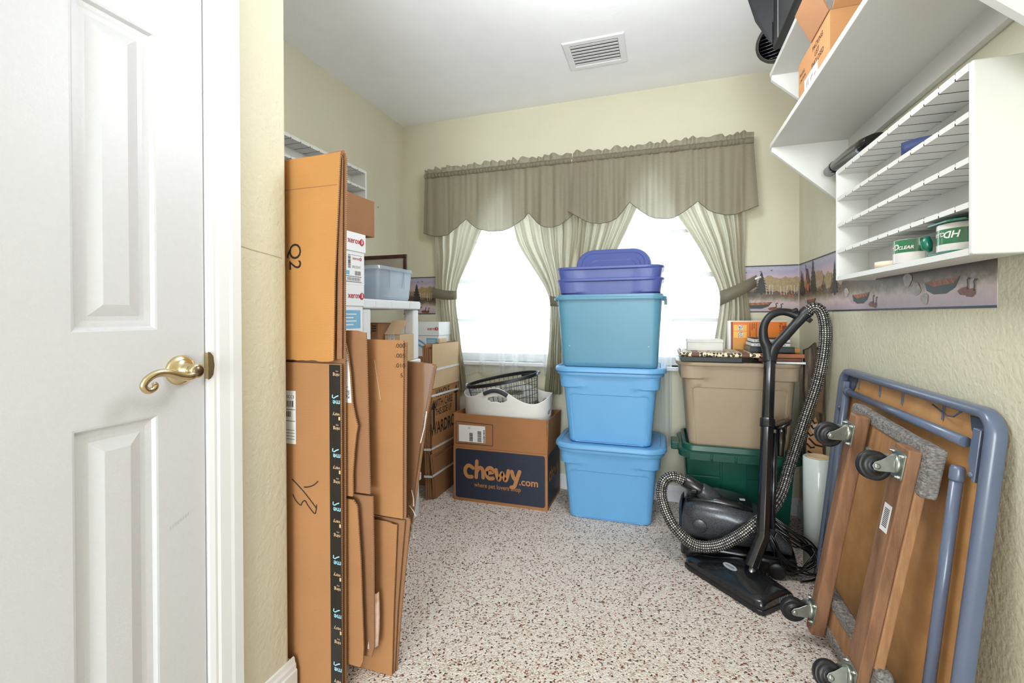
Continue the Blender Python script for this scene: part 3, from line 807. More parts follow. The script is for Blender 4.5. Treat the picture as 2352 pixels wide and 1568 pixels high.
def loose_lid(label, M, hx, hy, p0, p1, off, m_extra):
    """lid leaning inside the top tote from its floor p0 to the back rim p1 (y,z)"""
    d = Vector((0, p1[0] - p0[0], p1[1] - p0[1])).normalized()
    ang = math.atan2(d.z, d.y)
    c = Vector((BX + .002, (p0[0] + p1[0]) / 2, (p0[1] + p1[1]) / 2))
    t = thing('tote_lid', label, 'lid', c, rot=(ang, 0, 0))
    g = tote_lid(hx, hy, .10, .022)
    g2 = G(); g2.v = [p + Vector((0, 0, off)) for p in g.v]; g2.f = g.f; g2.mi = g.mi; g2.sm = g.sm
    smooth_by_angle(g2.obj('lid_plate', M, t, local=True), 35)
    gp = G(); rings = [ring_sub(a, b, rr, zz + off, 6, 6) for a, b, rr, zz in ((hx - .052, hy - .055, .06, .0175), (hx - .055, hy - .058, .06, .0225), (hx - .075, hy - .078, .045, .0225), (hx - .079, hy - .082, .045, .0195), (hx - .085, hy - .088, .04, .0195))]
    gp.loft(rings, 0, False, True, True).obj('lid_ridge', M, t, local=True)
    return t
loose_lid('violet-blue lid leaning upright in the topmost tote', M_purple, .208, .232, (2.500, .995 + .02), (2.742, 1.515), .004, None)
loose_lid('dark teal lid leaning behind the violet-blue lid', plastic('dark_teal_plastic', '2E6478'), .212, .236, (2.500, .999 + .02), (2.742, 1.522), -.022, None)

# ------------------------------------------------------------------ green tote with the beige tote on it
GX, GY = .358, 2.588
t = thing('storage_tote', 'dark green tote with segmented lid, under the beige tote', 'storage bin', (GX, GY, 0))
g = tote_body(.215, .150, .245, .175, .415, .035, collar=.0, rim=.004, rimh=.01)
smooth_by_angle(g.obj('tub', M_green, t, local=True))
for x0, x1 in ((-.235, -.085), (-.075, .035), (.045, .235)):   # raised panels on the front
    s = -1
    for z0, z1 in (((.03, .30), (.306, .385)) if x1 - x0 > .12 else ((.03, .385),)):
        y0 = -lerp(.150, .175, z0 / .415); y1 = -lerp(.150, .175, z1 / .415)
        k0 = lerp(.9, 1, z0 / .415); k1 = lerp(.9, 1, z1 / .415)
        P = [Vector((x0 * k0, y0 + .002, z0)), Vector((x1 * k0, y0 + .002, z0)), Vector((x1 * k1, y1 + .002, z1)), Vector((x0 * k1, y1 + .002, z1))]
        Q = [p + Vector((0, -.0055, 0)) for p in P]
        G().loft([P, Q], 0, False).obj('front_panel', M_green, t, local=True, bevel=.0015)
lid = thing_lid = G()
rings = []
for a, z in ((-.004, 0), (.0, .003), (.0, .030), (-.006, .034), (-.016, .036), (-.022, .058), (-.028, .062), (-.036, .062), (-.042, .056), (-.046, .040), (-.07, .038)):
    rings.append(ring_sub(.272 + a, .205 + a, .06 + a * .5, .392 + z, 8, 6))
lid.loft(rings, 0, True, True, True)
lo = smooth_by_angle(lid.obj('lid', M_green, t, local=True), 30)
for x0, x1 in ((-.225, -.128), (-.120, -.022), (-.014, .084), (.092, .19)):
    G().box((x0, -.213, .388), (x1, -.2045, .424)).obj('lid_segment', M_green, lo, local=True, bevel=.002)
for sx in (-1, 1):
    G().box((sx * .280 - .026, -.055, .388), (sx * .280 + .020, .055, .430)).obj('latch', M_green, lo, local=True, bevel=.006)
t = thing('storage_tote', 'open beige tote piled with frames and albums, on the green tote', 'storage bin', (GX, GY, .4345))
smooth_by_angle(tote_body(.222, .152, .252, .182, .43, .045, step=.30, thick=.0025).obj('tub', M_beige, t, local=True))
ZT = .8665   # rim height of the beige tote

M_navy = mat('navy_print', '232A3D', .55, var=.05, vscale=40)
M_leo, nt, b = nodes_of('leopard_print')
v = nt.nodes.new('ShaderNodeTexVoronoi'); v.inputs['Scale'].default_value = 75; v.feature = 'F1'
tc = nt.nodes.new('ShaderNodeTexCoord'); nt.links.new(tc.outputs['Object'], v.inputs['Vector'])
r_ = nt.nodes.new('ShaderNodeValToRGB'); r_.color_ramp.elements[0].color = hexc('6E5236'); r_.color_ramp.elements[0].position = .18
r_.color_ramp.elements[1].color = hexc('E6D6B4'); r_.color_ramp.elements[1].position = .56
e = r_.color_ramp.elements.new(.24); e.color = hexc('1C1512'); e = r_.color_ramp.elements.new(.46); e.color = hexc('1C1512')
nt.links.new(v.outputs['Distance'], r_.inputs['Fac']); nt.links.new(r_.outputs['Color'], b.inputs['Base Color']); b.inputs['Roughness'].default_value = .5
M_brown = mat('brown_leather', '6A4236', .5)
M_slate = mat('slate_black', '23282B', .5)
M_wood = mat('warm_frame_wood', 'B0693E', .45, col2='8A4C2A', vscale=6, stretch=(1, 12, 12))
M_wood_d = mat('dark_frame_wood', '6E3C22', .4, col2='4C2816', vscale=6, stretch=(1, 12, 12))
# black binder, leopard album on it, pale box behind them
t = tag(G().box((.098, 2.383, ZT), (.37, 2.80, ZT + .024)).obj('black_binder', M_slate, bevel=.003), 'flat black binder under the leopard-print album', 'binder')
t = thing('photo_album', 'leopard-print album with brown bands on the beige tote rim', 'album', (.26, 2.50, ZT + .0245))
z0 = ZT + .0245
G().box((.086, 2.382, z0), (.452, 2.66, z0 + .021)).obj('cover', M_leo, t, bevel=.008, seg=3)
for xa in (.142, .362):
    G().box((xa, 2.3812, z0 - .0004), (xa + .043, 2.6605, z0 + .0214)).obj('band', M_brown, t, bevel=.008, seg=3)
G().tube([(.09, 2.40, z0 + .016), (.066, 2.398, z0 + .016), (.064, 2.398, z0 + .003), (.09, 2.40, z0 + .002)], .0016, 6).obj('clasp', mat('clear_plastic', 'B8C2C8', .2), t)
G().tube(spline([(.095, 2.42, z0 + .021), (.092, 2.42, z0 + .034), (.083, 2.42, z0 + .042)], 5), .0015, 6).obj('loop', M_black, t)
t = thing('paper_box', 'pale grey lidded paper box behind the leopard album', 'box', (.22, 2.56, z0 + .0215))
zb = z0 + .0215
G().box((.133, 2.515, zb), (.300, 2.645, zb + .042)).obj('box_base', mat('pale_box', 'D8D6D0', .6), t, bevel=.001)
G().box((.131, 2.513, zb + .042), (.302, 2.647, zb + .056)).obj('box_lid', mat('pale_box', 'D8D6D0', .6), t, bevel=.001)
# heater carton
M_hpr, nt, b = nodes_of('orange_carton_print')
tc = nt.nodes.new('ShaderNodeTexCoord'); sp = nt.nodes.new('ShaderNodeSeparateXYZ'); nt.links.new(tc.outputs['Object'], sp.inputs[0])
r_ = nt.nodes.new('ShaderNodeValToRGB'); r_.color_ramp.elements[0].color = hexc('C89A3E'); r_.color_ramp.elements[0].position = .03; r_.color_ramp.elements[1].color = hexc('E2781C'); r_.color_ramp.elements[1].position = .14
nt.links.new(sp.outputs['Z'], r_.inputs['Fac']); nt.links.new(r_.outputs['Color'], b.inputs['Base Color']); b.inputs['Roughness'].default_value = .4
t = thing('heater_carton', 'orange printed heater carton standing on the beige tote', 'box', (.485, 2.72, ZT))
hx0, hx1, hy0, hz1 = .350, .622, 2.672, 1.063
G().box((hx0, hy0, ZT), (hx1, 2.772, hz1)).obj('carton', [mat('white_carton', 'EDE7E0', .5)], t, bevel=.0015)
quad(t, 'front_print', M_hpr, (hx0 + .008, hy0, ZT + .001), (1, 0, 0), (0, 0, 1), hx1 - hx0 - .008, hz1 - ZT - .006)
quad(t, 'print_stripe', mat('print_maroon', '8A3A22', .4), (hx0 + .008, hy0, ZT + .001), (1, 0, 0), (0, 0, 1), .010, hz1 - ZT - .008, .0012)
My = mat('print_yellow', 'F0B44A', .4); Mpi = mat('print_pale_icon', 'E4DCDC', .4, col2='6A5A66', vscale=160, detail=0)
for dz in (.142, .106):
    quad(t, 'print_box', My, (hx0 + .022, hy0, ZT + dz), (1, 0, 0), (0, 0, 1), .063, .033, .0012)
    quad(t, 'print_icon', Mpi, (hx0 + .044, hy0, ZT + dz + .003), (1, 0, 0), (0, 0, 1), .022, .027, .0018)
Mbrn = mat('print_brown', '7A3A10', .5)
for i, (dx, ln) in enumerate(((.098, .07), (.109, .034), (.118, .028), (.128, .072), (.145, .04), (.154, .032), (.163, .034), (.173, .05), (.262, .05))):
    quad(t, 'print_line', Mbrn, (hx0 + dx, hy0, hz1 - .014 - ln), (1, 0, 0), (0, 0, 1), .0032, ln, .0014)
text(t, 'Fan-Forced', .021, (hx0 + .236, hy0, hz1 - .012), (0, 0, -1), (1, 0, 0), M_ink, lift=.0016)
quad(t, 'print_icon', mat('print_red', 'A0221E', .4), (hx0 + .250, hy0, hz1 - .052), (1, 0, 0), (0, 0, 1), .02, .026, .0016)
# frames and cases piled at the right end
def slab(name, label, cat, x0, x1, y0, y1, z0, z1, m, bevel=.002, tilt=0.0):
    o = G().box((x0, y0, z0), (x1, y1, z1)).obj(name, m, bevel=bevel)
    return tag(o, label, cat)
slab('white_folder', 'thin white folder lying on the beige tote under the wooden frames', 'folder', .460, .632, 2.39, 2.76, ZT, ZT + .009, mat('white_folder', 'E4E6E8', .45), .001)
def picture_frame(label, x0, x1, y0, y1, z, h, m, w=.022):
    t = thing('picture_frame', label, 'frame', ((x0 + x1) / 2, (y0 + y1) / 2, z))
    G().box((x0, y0, z), (x1, y0 + w, z + h)).obj('frame_rail', m, t, bevel=.003)
    G().box((x0, y1 - w, z), (x1, y1, z + h)).obj('frame_rail', m, t, bevel=.003)
    G().box((x0, y0 + w, z), (x0 + w, y1 - w, z + h)).obj('frame_rail', m, t, bevel=.003)
    G().box((x1 - w, y0 + w, z), (x1, y1 - w, z + h)).obj('frame_rail', m, t, bevel=.003)
    G().box((x0 + w, y0 + w, z + .003), (x1 - w, y1 - w, z + h * .6)).obj('backing_board', M_slate, t)
    return t
picture_frame('dark wooden picture frame under the warm brown one', .44, .618, 2.392, 2.645, ZT + .0095, .017, M_wood_d)
picture_frame('warm brown wooden picture frame topping the pair, near the vacuum wand', .425, .628, 2.387, 2.655, ZT + .027, .019, M_wood)
slab('black_case', 'flat black case on the wooden frames with pale boxes on it', 'case', .412, .60, 2.44, 2.62, ZT + .0465, ZT + .074, mat('gloss_black_case', '262B2D', .3))
slab('wooden_block', 'small pale wooden box end on the wooden frames', 'box', .602, .626, 2.46, 2.60, ZT + .0465, ZT + .068, M_card_o, .001)
t = thing('video_cassette', 'grey ribbed case lower in the pair above the black case', 'case', (.49, 2.52, ZT + .0745))
Mg = mat('pale_grey_plastic', 'C9C9C4', .4)
for k, lb in ((0, None), (1, 'grey ribbed case upper in the pair above the black case')):
    zz = ZT + .0745 + k * .0195
    if k: t = thing('video_cassette', lb, 'case', (.49, 2.52, zz))
    G().box((.418 + .006 * k, 2.45, zz), (.585, 2.60, zz + .017)).obj('case_shell', Mg, t, bevel=.004)
    G().box((.42 + .006 * k, 2.4492, zz + .0165), (.583, 2.598, zz + .0192)).obj('case_lid', M_slate, t, bevel=.001)
    for j in range(9):
        G().box((.43 + j * .016, 2.4488, zz + .007), (.436 + j * .016, 2.4502, zz + .0095)).obj('vent_slot', M_slate, t)

# ------------------------------------------------------------------ the pet-supply carton with the baskets
cx0, cx1, cy0, cy1, zc1, zc2 = -1.177, -.601, 2.465, 2.785, .318, .512
M_cardc = corrugated('pet_carton_kraft', 'A6744C')
t = thing('pet_supply_carton', 'open brown and navy pet supply carton holding the baskets', 'carton', ((cx0 + cx1) / 2, (cy0 + cy1) / 2, 0))
g = G(); th = .004
g.box((cx0, cy0, 0), (cx1, cy0 + th, zc1)); g.box((cx0, cy1 - th, 0), (cx1, cy1, zc1)); g.box((cx0, cy0 + th, 0), (cx0 + th, cy1 - th, zc1)); g.box((cx1 - th, cy0 + th, 0), (cx1, cy1 - th, zc1)); g.box((cx0 + th, cy0 + th, 0), (cx1 - th, cy1 - th, th))
g.obj('carton_body', M_cardc, t)
def flap(pts4, nm='flap'):
    P = [Vector(p) for p in pts4]; n = (P[1] - P[0]).cross(P[3] - P[0]).normalized() * th
    g = G().loft([P, [p + n for p in P]], 0, False); return g.obj(nm, M_cardc, t)
ff = flap([(cx0 + .002, cy0, zc1 + .001), (cx0 + .006, cy0 - .003, zc2 + .006), (cx1 - .004, cy0 - .003, zc2 - .002), (cx1, cy0, zc1 + .001)])
fr = flap([(cx1, cy0 + .006, zc1 + .001), (cx1 + .004, cy0 + .008, zc2 - .004), (cx1 + .012, cy1 - .004, zc2 - .006), (cx1, cy1, zc1 + .001)])
flap([(cx1, cy1, zc1 + .001), (cx1, cy1 + .012, zc2 - .01), (cx0, cy1 + .012, zc2 - .01), (cx0, cy1, zc1 + .001)])
flap([(cx0, cy1 - .006, zc1 + .001), (cx0 - .004, cy1 - .006, zc2 - .004), (cx0 - .002, cy0 + .01, zc2 + .002), (cx0, cy0 + .006, zc1 + .001)])
# navy panels with the lettering
def rpoly(w, h, r, n=5):
    return [(p.x + w / 2, p.y + h / 2) for p in rrect(w / 2, h / 2, r, 0, n)]
N_ = Vector((0, -1, 0))
G().prism(rpoly(.548, .290, .014), .0005, (-1.163, cy0 - .0001, .0175), (1, 0, 0), (0, 0, 1)).obj('navy_panel', M_navy, t)
G().prism(rpoly(.296, .290, .014), .0005, (cx1 + .0001, cy0 + .012, .0175), (0, 1, 0), (0, 0, 1)).obj('navy_panel', M_navy, t)
M_kp = mat('kraft_print_text', 'B9804E', .8)
def curvy(pts, w, nm='lettering', O=(0, cy0, 0), U=(1, 0, 0), lift=.0014, n=6, m=None):
    P = spline([(a, b, 0) for a, b in pts], n); P = [(p.x, p.y) for p in P]
    # round caps
    stroke(t, nm, m or M_kp, P, w, O, U, (0, 0, 1), lift)
    for e in (P[0], P[-1]):
        g = G(); Uv = Vector(U); c = Vector(O) + Uv * e[0] + Vector((0, 0, e[1])) + Uv.cross(Vector((0, 0, 1))) * lift
        g.add([c + Uv * (w / 2 * math.cos(a)) + Vector((0, 0, w / 2 * math.sin(a))) for a in [2 * PI * k / 12 for k in range(12)]], [tuple(range(12))]); g.obj(nm, m or M_kp, t, fix=False)
def chewy(x, z, s, O, U, lift=.0014):
    L = lambda pts: [(x + a * s, z + b * s) for a, b in pts]
    w = .21 * s
    for pts in ([(.55, .62), (.30, .74), (.10, .58), (.08, .32), (.22, .12), (.48, .12)],                      # c
                [(.78, 1.02), (.76, .6), (.74, .12)], [(.76, .42), (.92, .66), (1.10, .62), (1.15, .4), (1.15, .14)],  # h
                [(1.36, .40), (1.56, .46), (1.74, .52), (1.66, .70), (1.48, .70), (1.36, .54), (1.36, .32), (1.50, .14), (1.74, .16)],  # e
                [(1.92, .64), (1.98, .34), (2.08, .12), (2.20, .36), (2.28, .52), (2.36, .34), (2.46, .12), (2.58, .36), (2.64, .66)],  # w
                [(2.84, .64), (2.92, .36), (3.04, .22)], [(3.28, .68), (3.12, .24), (2.98, -.14), (2.80, -.22)]):  # y
        curvy(L(pts), w, O=O, U=U, lift=lift)
chewy(-1.108, .135, .105, (0, cy0, 0), (1, 0, 0))
text(t, '.com', .058, (-.768, cy0, .131), (1, 0, 0), (0, 0, 1), M_kp, bold=.02, lift=.0014)
text(t, 'where pet lovers shop', .0365, (-1.043, cy0, .092), (1, 0, 0), (0, 0, 1), M_kp, bold=.006, lift=.0014, sx=.86)
M_kp_keep = M_kp
chewy(cy0 + .035, .15, .07, (cx1, 0, 0), (0, 1, 0))
# framed shipping label on the flap
lab = quad(t, 'shipping_label', M_paper, (-1.140, cy0 - .0022, .352), (1, 0, 0), (.0, 0, 1), .168, .098, .001)
def barcode(parent, x, z, w, h, O, U, V=(0, 0, 1), seed=1, lift=.0016, vert=False, m=None, n=18):
    rnd = random.Random(seed); p = 0
    while p < 1:
        b = rnd.uniform(.015, .05); 
        if vert: quad(parent, 'barcode_bar', m or M_ink, Vector(O) + Vector(U) * x + Vector(V) * (z + p * h), U, V, w, min(b, 1 - p) * h, lift, t=.0002)
        else: quad(parent, 'barcode_bar', m or M_ink, Vector(O) + Vector(U) * (x + p * w), U, V, min(b, 1 - p) * w, h, lift, t=.0002) if False else quad(parent, 'barcode_bar', m or M_ink, Vector(O) + Vector(U) * (x + p * w) + Vector(V) * z, U, V, min(b, 1 - p) * w, h, lift, t=.0002)
        p += b + rnd.uniform(.015, .045)
Of = (0, cy0 - .0022, 0)
barcode(lab, -1.072, .357, .022, .05, Of, (1, 0, 0), seed=3, vert=True, lift=.0016)
barcode(lab, -1.020, .357, .024, .062, Of, (1, 0, 0), seed=4, vert=True, lift=.0016)
barcode(lab, -.984, .354, .010, .074, Of, (1, 0, 0), seed=5, vert=True, lift=.0016)
text(lab, 'LS', .016, (-1.080, cy0 - .0022, .430), (1, 0, 0), (0, 0, 1), M_ink, lift=.0018)
for a, b2 in (((-1.158, .340), (-.925, .340)), ((-1.158, .470), (-.925, .462)), ((-1.158, .340), (-1.158, .470)), ((-.925, .340), (-.925, .462))):
    stroke(t, 'print_frame', M_navy, [a, b2], .0026, (0, cy0 - .0025, 0), (1, 0, 0), (0, 0, 1), .001)

# white flexible laundry tub with cut-out holes
bcx, bcy = -.886, 2.625
t = thing('laundry_basket', 'white flexible laundry basket with round holes, in the open carton', 'basket', (bcx, bcy, .005))
def tub_pt(a, v):
    ca, sa = math.cos(a), math.sin(a)
    top = .600 + .035 * ca ** 2 + .075 * math.exp(-((a - 1.5 * PI + .10) / .42) ** 2) + .085 * math.exp(-((a - .5 * PI) / .5) ** 2) - .03 * math.exp(-((a - 1.5 * PI - .75) / .4) ** 2) - .012 * math.exp(-((a - 1.5 * PI + .85) / .4) ** 2)
    z = lerp(.010, top, v)
    k = lerp(.86, 1.0, min(1, z / .6))
    ex = 2.6
    rx, ry = .274 * k, .142 * k
    den = (abs(ca) ** ex + abs(sa) ** ex) ** (1 / ex)
    return Vector((bcx + rx * ca / den, bcy + ry * sa / den, z))
NA, NV = 260, 90
pts = [[tub_pt(2 * PI * i / NA, j / NV) for i in range(NA)] for j in range(NV + 1)]
holes = [(k / 16 * 2 * PI + .17, .468, .027, .016) for k in range(16)] + [(1.5 * PI - .08, .605, .062, .018), (.5 * PI, .60, .06, .018)] + [(.22, .555, .026, .02), (-.22, .53, .02, .014), (.75, .56, .03, .018), (1.05, .545, .02, .012)]
g = G(); vs = [p for r in pts for p in r]; fs = []
hc = []
for a, z, rw, rh in holes:
    jz = min(range(NV + 1), key=lambda j: abs(pts[j][int(round((a % (2 * PI)) / (2 * PI) * NA)) % NA].z - z))
    hc.append((pts[jz][int(round((a % (2 * PI)) / (2 * PI) * NA)) % NA], rw, rh))
for j in range(NV):
    for i in range(NA):
        i2 = (i + 1) % NA
        c = (pts[j][i] + pts[j][i2] + pts[j + 1][i] + pts[j + 1][i2]) / 4
        cut = False
        for p, rw, rh in hc:
            d = math.hypot(c.x - p.x, c.y - p.y)
            if d < rw and (d / rw) ** 2 + ((c.z - p.z) / rh) ** 2 < 1: cut = True; break
        if not cut: fs.append((j * NA + i, j * NA + i2, (j + 1) * NA + i2, (j + 1) * NA + i))
fs.append(tuple(range(NA))[::-1])
g.add(vs, fs, 0, True)
M_tub = mat('translucent_white_plastic', 'E6E4DE', .45, var=.02)
o = g.obj('tub', M_tub, t, fix=False)
sm = o.modifiers.new('wall', 'SOLIDIFY'); sm.thickness = .0022; sm.offset = -1
hp = [tub_pt(1.5 * PI - .10 + da, 1) + Vector((0, -.004, -.016)) for da in [(-.26 + .52 * k / 12) for k in range(13)]]
G().tube(hp, .0125, 10).obj('grip', mat('charcoal_rubber', '3A3C42', .6), t)
# black wire basket tipped inside it
M_wire = mat('black_coated_wire', '1B1C20', .4)
t = thing('wire_basket', 'black wire mesh basket tipped inside the white laundry basket', 'basket', (-.93, 2.625, .30))
hoop_c = Vector((-.925, 2.628, .704)); hu = Vector((.222, 0, .045)); hv = Vector((0.0, .118, .012)); dn = Vector((.055, -.02, -.30))
def wp(a, v):
    k = lerp(1.0, .80, v); return hoop_c + hu * (math.cos(a) * k) + hv * (math.sin(a) * k) + dn * v
hoop = [wp(2 * PI * k / 56, 0) for k in range(56)]
g = G(); n = 56; band = []
for p in hoop:
    o_ = (p - hoop_c).normalized()
    band.append([p + o_ * .004 + Vector((0, 0, .011)), p + o_ * .007 + Vector((0, 0, -.010)), p - o_ * .002 + Vector((0, 0, -.010)), p - o_ * .004 + Vector((0, 0, .011))])
vs = [q for r in band for q in r]; fs = [(4 * k + j, 4 * k + (j + 1) % 4, 4 * ((k + 1) % n) + (j + 1) % 4, 4 * ((k + 1) % n) + j) for k in range(n) for j in range(4)]
g.add(vs, fs, 0, True); hb = g.obj('rim_hoop', M_wire, t, bevel=.001)
for sgn, a in ((1, 0.02), (-1, PI)):
    p = wp(a, 0); G().tube([p + Vector((.004 * sgn, -.03, -.004)), p + Vector((.012 * sgn, -.012, .006)), p + Vector((.012 * sgn, .012, .008)), p + Vector((.004 * sgn, .03, .0))], .007, 8).obj('hinge', mat('grey_gloss', '9AA0A8', .2, .6), hb)
gp = G().tube([wp(a, 0) + Vector((0, 0, -.012)) for a in [PI / 2 - .95 + .5 * k / 8 for k in range(9)]], .010, 8); gp.obj('grip', M_wire, hb)
g = G()
for k in range(44):
    a = 2 * PI * k / 44; g.tube([wp(a, v) for v in (0.01, .5, 1)], .0014, 5)
for v in (.12, .24, .36, .5, .64, .78, .9, 1.0):
    g.tube([wp(2 * PI * k / 40, v) for k in range(40)], .0014, 5, closed=True)
for i in range(-3, 4):
    b_ = math.sqrt(1 - (i / 4) ** 2)
    g.tube([hoop_c + dn + hu * (.8 * i / 4) + hv * (.8 * b_), hoop_c + dn + hu * (.8 * i / 4) - hv * (.8 * b_)], .0014, 5)
    g.tube([hoop_c + dn + hv * (.8 * i / 4) + hu * (.8 * b_), hoop_c + dn + hv * (.8 * i / 4) - hu * (.8 * b_)], .0014, 5)
wm = g.obj('wire_mesh', M_wire, t); wm['kind'] = 'stuff'
# things lying in the tub so that the wire basket rests on them
bag = G()
for k in range(9):
    v_ = []
c = Vector((bcx + .03, bcy, .13))
def blob(u, v):
    a = 2 * PI * u; b = PI * v
    d = Vector((math.sin(b) * math.cos(a), math.sin(b) * math.sin(a), -math.cos(b)))
    r = 1 + .25 * noise.noise(d * 2.2 + Vector((3, 1, 2))) + .12 * noise.noise(d * 6)
    return Vector((c.x + d.x * .18 * r, c.y + d.y * .08 * r, max(.016, c.z + d.z * .22 * r)))
tag(bag.grid(blob, 48, 32).obj('crumpled_bag', mat('crumpled_clear_bag', 'D5DCD8', .25, var=.15, vscale=30, bump=.6, bscale=30), fix=False), 'crumpled pale plastic bag stuffed in the white laundry basket', 'bag')
# ------------------------------------------------------------------ slotted cassette racks on the walls
SLOT0 = 1.829
M_kerf = mat('raw_saw_cut', '4A3426', .9)
def slotted_board(y0, y1, z0, z1, x0, x1, slots, top_slots=True):
    """shelf board with saw kerfs: profile in (y,z) extruded along x"""
    k = .0019; d = .0048; pts = [(y0, z0)]
    for s in sorted(slots):
        pts += [(s - k, z0), (s - k, z0 + d), (s + k, z0 + d), (s + k, z0)]
    pts += [(y1, z0), (y1, z1)]
    if top_slots:
        for s in sorted(slots, reverse=True):
            pts += [(s + k, z1), (s + k, z1 - .003), (s - k, z1 - .003), (s - k, z1)]
    pts += [(y0, z1)]
    g = G().prism(pts, x1 - x0, (x0, 0, 0), (0, 1, 0), (0, 0, 1)); n = len(pts)
    for i in range(n):      # raw wood shows inside the saw cuts
        a, b = pts[i], pts[(i + 1) % n]
        if (z0 < max(a[1], b[1]) < z0 + d * 1.01) or (a[1] == b[1] == z1 - .003) or (a[1] == b[1] == z0 + d): g.mi[2 + i] = 1
    return g
def cassette_rack(label, sx, xf, xw, y0, y1, zb, zt, levels, slots):
    """sx=+1: hung on the right wall; xf front, xw wall side"""
    t = thing('cassette_rack', label, 'shelf', ((xf + xw) / 2, (y0 + y1) / 2, zb))
    a, b = min(xf, xw), max(xf, xw); th = .014
    for ya in (y0, y1 - th):
        pr = [(a, zb), (b, zb), (b, zt), (a, zt)]
        g = G().prism(pr, th, (0, ya + th, 0), (1, 0, 0), (0, 0, 1)); g.obj('side_panel', M_shelfwhite, t, bevel=.004, seg=3)
    xb = xw - .024 if sx > 0 else xw + .024
    G().box((min(xb, xw), y0 + th, zb + .012), (max(xb, xw), y1 - th, zt - .012)).obj('back_panel', M_shelfwhite, t)
    x0, x1 = (a + .001, xb - .0005) if sx > 0 else (xb + .0005, b - .001)
    for z0, z1, sl in levels:
        if sl: g = slotted_board(y0 + th, y1 - th, z0, z1, x0, x1, slots)
        else: g = G().box((x0, y0 + th, z0), (x1, y1 - th, z1))
        g.obj('shelf_board', [M_shelfwhite, M_kerf], t)
    return t
slots = [SLOT0 - .0607 * k for k in range(11)]
RZ_ = [(1.215, 1.229, False), (1.312, 1.324, True), (1.404, 1.416, True), (1.497, 1.509, True), (1.592, 1.608, True)]
cassette_rack('white slotted wall rack on the right wall holding tape rolls', 1, .600, XR - .001, 1.163, 1.918, 1.215, 1.608, RZ_, slots)
cassette_rack('white slotted wall rack on the left wall behind the cartons', -1, -1.610, XL + .001, 1.49, 2.240, 1.538, 1.931, [(a + .323, b + .323, c) for a, b, c in RZ_], [1.55 + .0607 * k for k in range(11)])

# two long shelves on gusset brackets
def wall_shelf(label, z, y0, y1, xf=.431):
    t = thing('wall_shelf', label, 'shelf', (.58, (y0 + y1) / 2, z))
    G().box((xf, y0, z), (XR - .001, y1, z + .018)).obj('shelf_board', M_shelfwhite, t, bevel=.002)
    G().box((.700, y0 + .019, z - .060), (XR - .001, y1 - .019, z)).obj('wall_cleat', M_shelfwhite, t)
    for ya in (y0, y1 - .018):
        G().prism([(xf + .004, z), (XR - .001, z), (XR - .001, z - .262), (XR - .025, z - .262), (xf + .004, z - .018)], .018, (0, ya + .018, 0), (1, 0, 0), (0, 0, 1)).obj('gusset_bracket', M_shelfwhite, t, bevel=.001)
    return t
wall_shelf('long white wall shelf above the slotted rack, lower of the two', 1.779, 1.022, 2.118)
wall_shelf('long white wall shelf near the ceiling, upper of the two', 2.072, 1.022, 2.118)

# things on the rack
M_gloss = mat('glossy_black_plastic', '0E0E10', .22, var=.1, coat=.3)
g = G()
P = [Vector((.625, 2.062, 1.6485)), Vector((.625, 2.02, 1.6485)), Vector((.625, 1.97, 1.6475)), Vector((.63, 1.86, 1.645)), Vector((.635, 1.76, 1.638)), Vector((.64, 1.68, 1.631))]
rad = [(.0205, .0205), (.0205, .0205), (.022, .021), (.026, .026), (.032, .030), (.038, .0225)]
rings = []
for p, (ra, rb) in zip(P, rad):
    rings.append([p + Vector((ra * math.cos(2 * PI * k / 24), 0, rb * math.sin(2 * PI * k / 24))) for k in range(24)])
inner = [[P[i] + (q - P[i]) * .86 for q in rings[i]] for i in (0, 2)]
t = thing('vacuum_nozzle', 'black vacuum floor nozzle lying on top of the slotted rack', 'vacuum tool', (.63, 1.86, 1.6085))
g.loft([inner[1], inner[0], rings[0]] + rings[1:], 0, True, True, True).obj('nozzle_tube', M_gloss, t)
G().lathe([(.0222, -.012), (.0232, -.010), (.0232, .010), (.0222, .012)], (.625, 2.0, 1.6475), (0, 1, 0), 24, cap0=False, cap1=False).obj('collar', M_gloss, t)
# blue curved visor
M_bl = mat('navy_blue_plastic', '2E3C68', .5)
g = G(); top = []; N2 = 18; vs = []
for k in range(N2 + 1):
    u = k / N2; y = lerp(1.478, 1.315, u); x = .612 + .018 * math.sin(u * PI) ; h = .040 * (1 - u ** 1.6) + .001
    vs += [Vector((x, y, 1.5095)), Vector((x, y, 1.5095 + h)), Vector((x + .002, y, 1.5095 + h)), Vector((x + .002, y, 1.5095))]
fs = [(4 * k + j, 4 * k + (j + 1) % 4, 4 * k + 4 + (j + 1) % 4, 4 * k + 4 + j) for k in range(N2) for j in range(4)] + [(0, 1, 2, 3), tuple(4 * N2 + j for j in (3, 2, 1, 0))]
g.add(vs, fs, 0, True)
tag(g.obj('blue_visor', M_bl), 'blue curved plastic strip on the slotted rack shelf', 'plastic strip')
tag(G().box((.625, 1.40, 1.3245), (.665, 1.45, 1.336)).obj('black_clip', M_gloss, bevel=.004), 'small black clip on the slotted rack above the tape rolls', 'clip')
G_tape = mat('clear_tape_gloss', 'C9D2CC', .12, var=.05, coat=.6)
M_tg = mat('tape_label_green', '1E5A44', .25, col2='3E7A4E', vscale=6, detail=0, coat=.4)
M_cw = mat('tape_label_white', 'D8D2CE', .3, coat=.3)
M_tp = mat('tape_dispenser_teal', '0E6A54', .25, coat=.3)
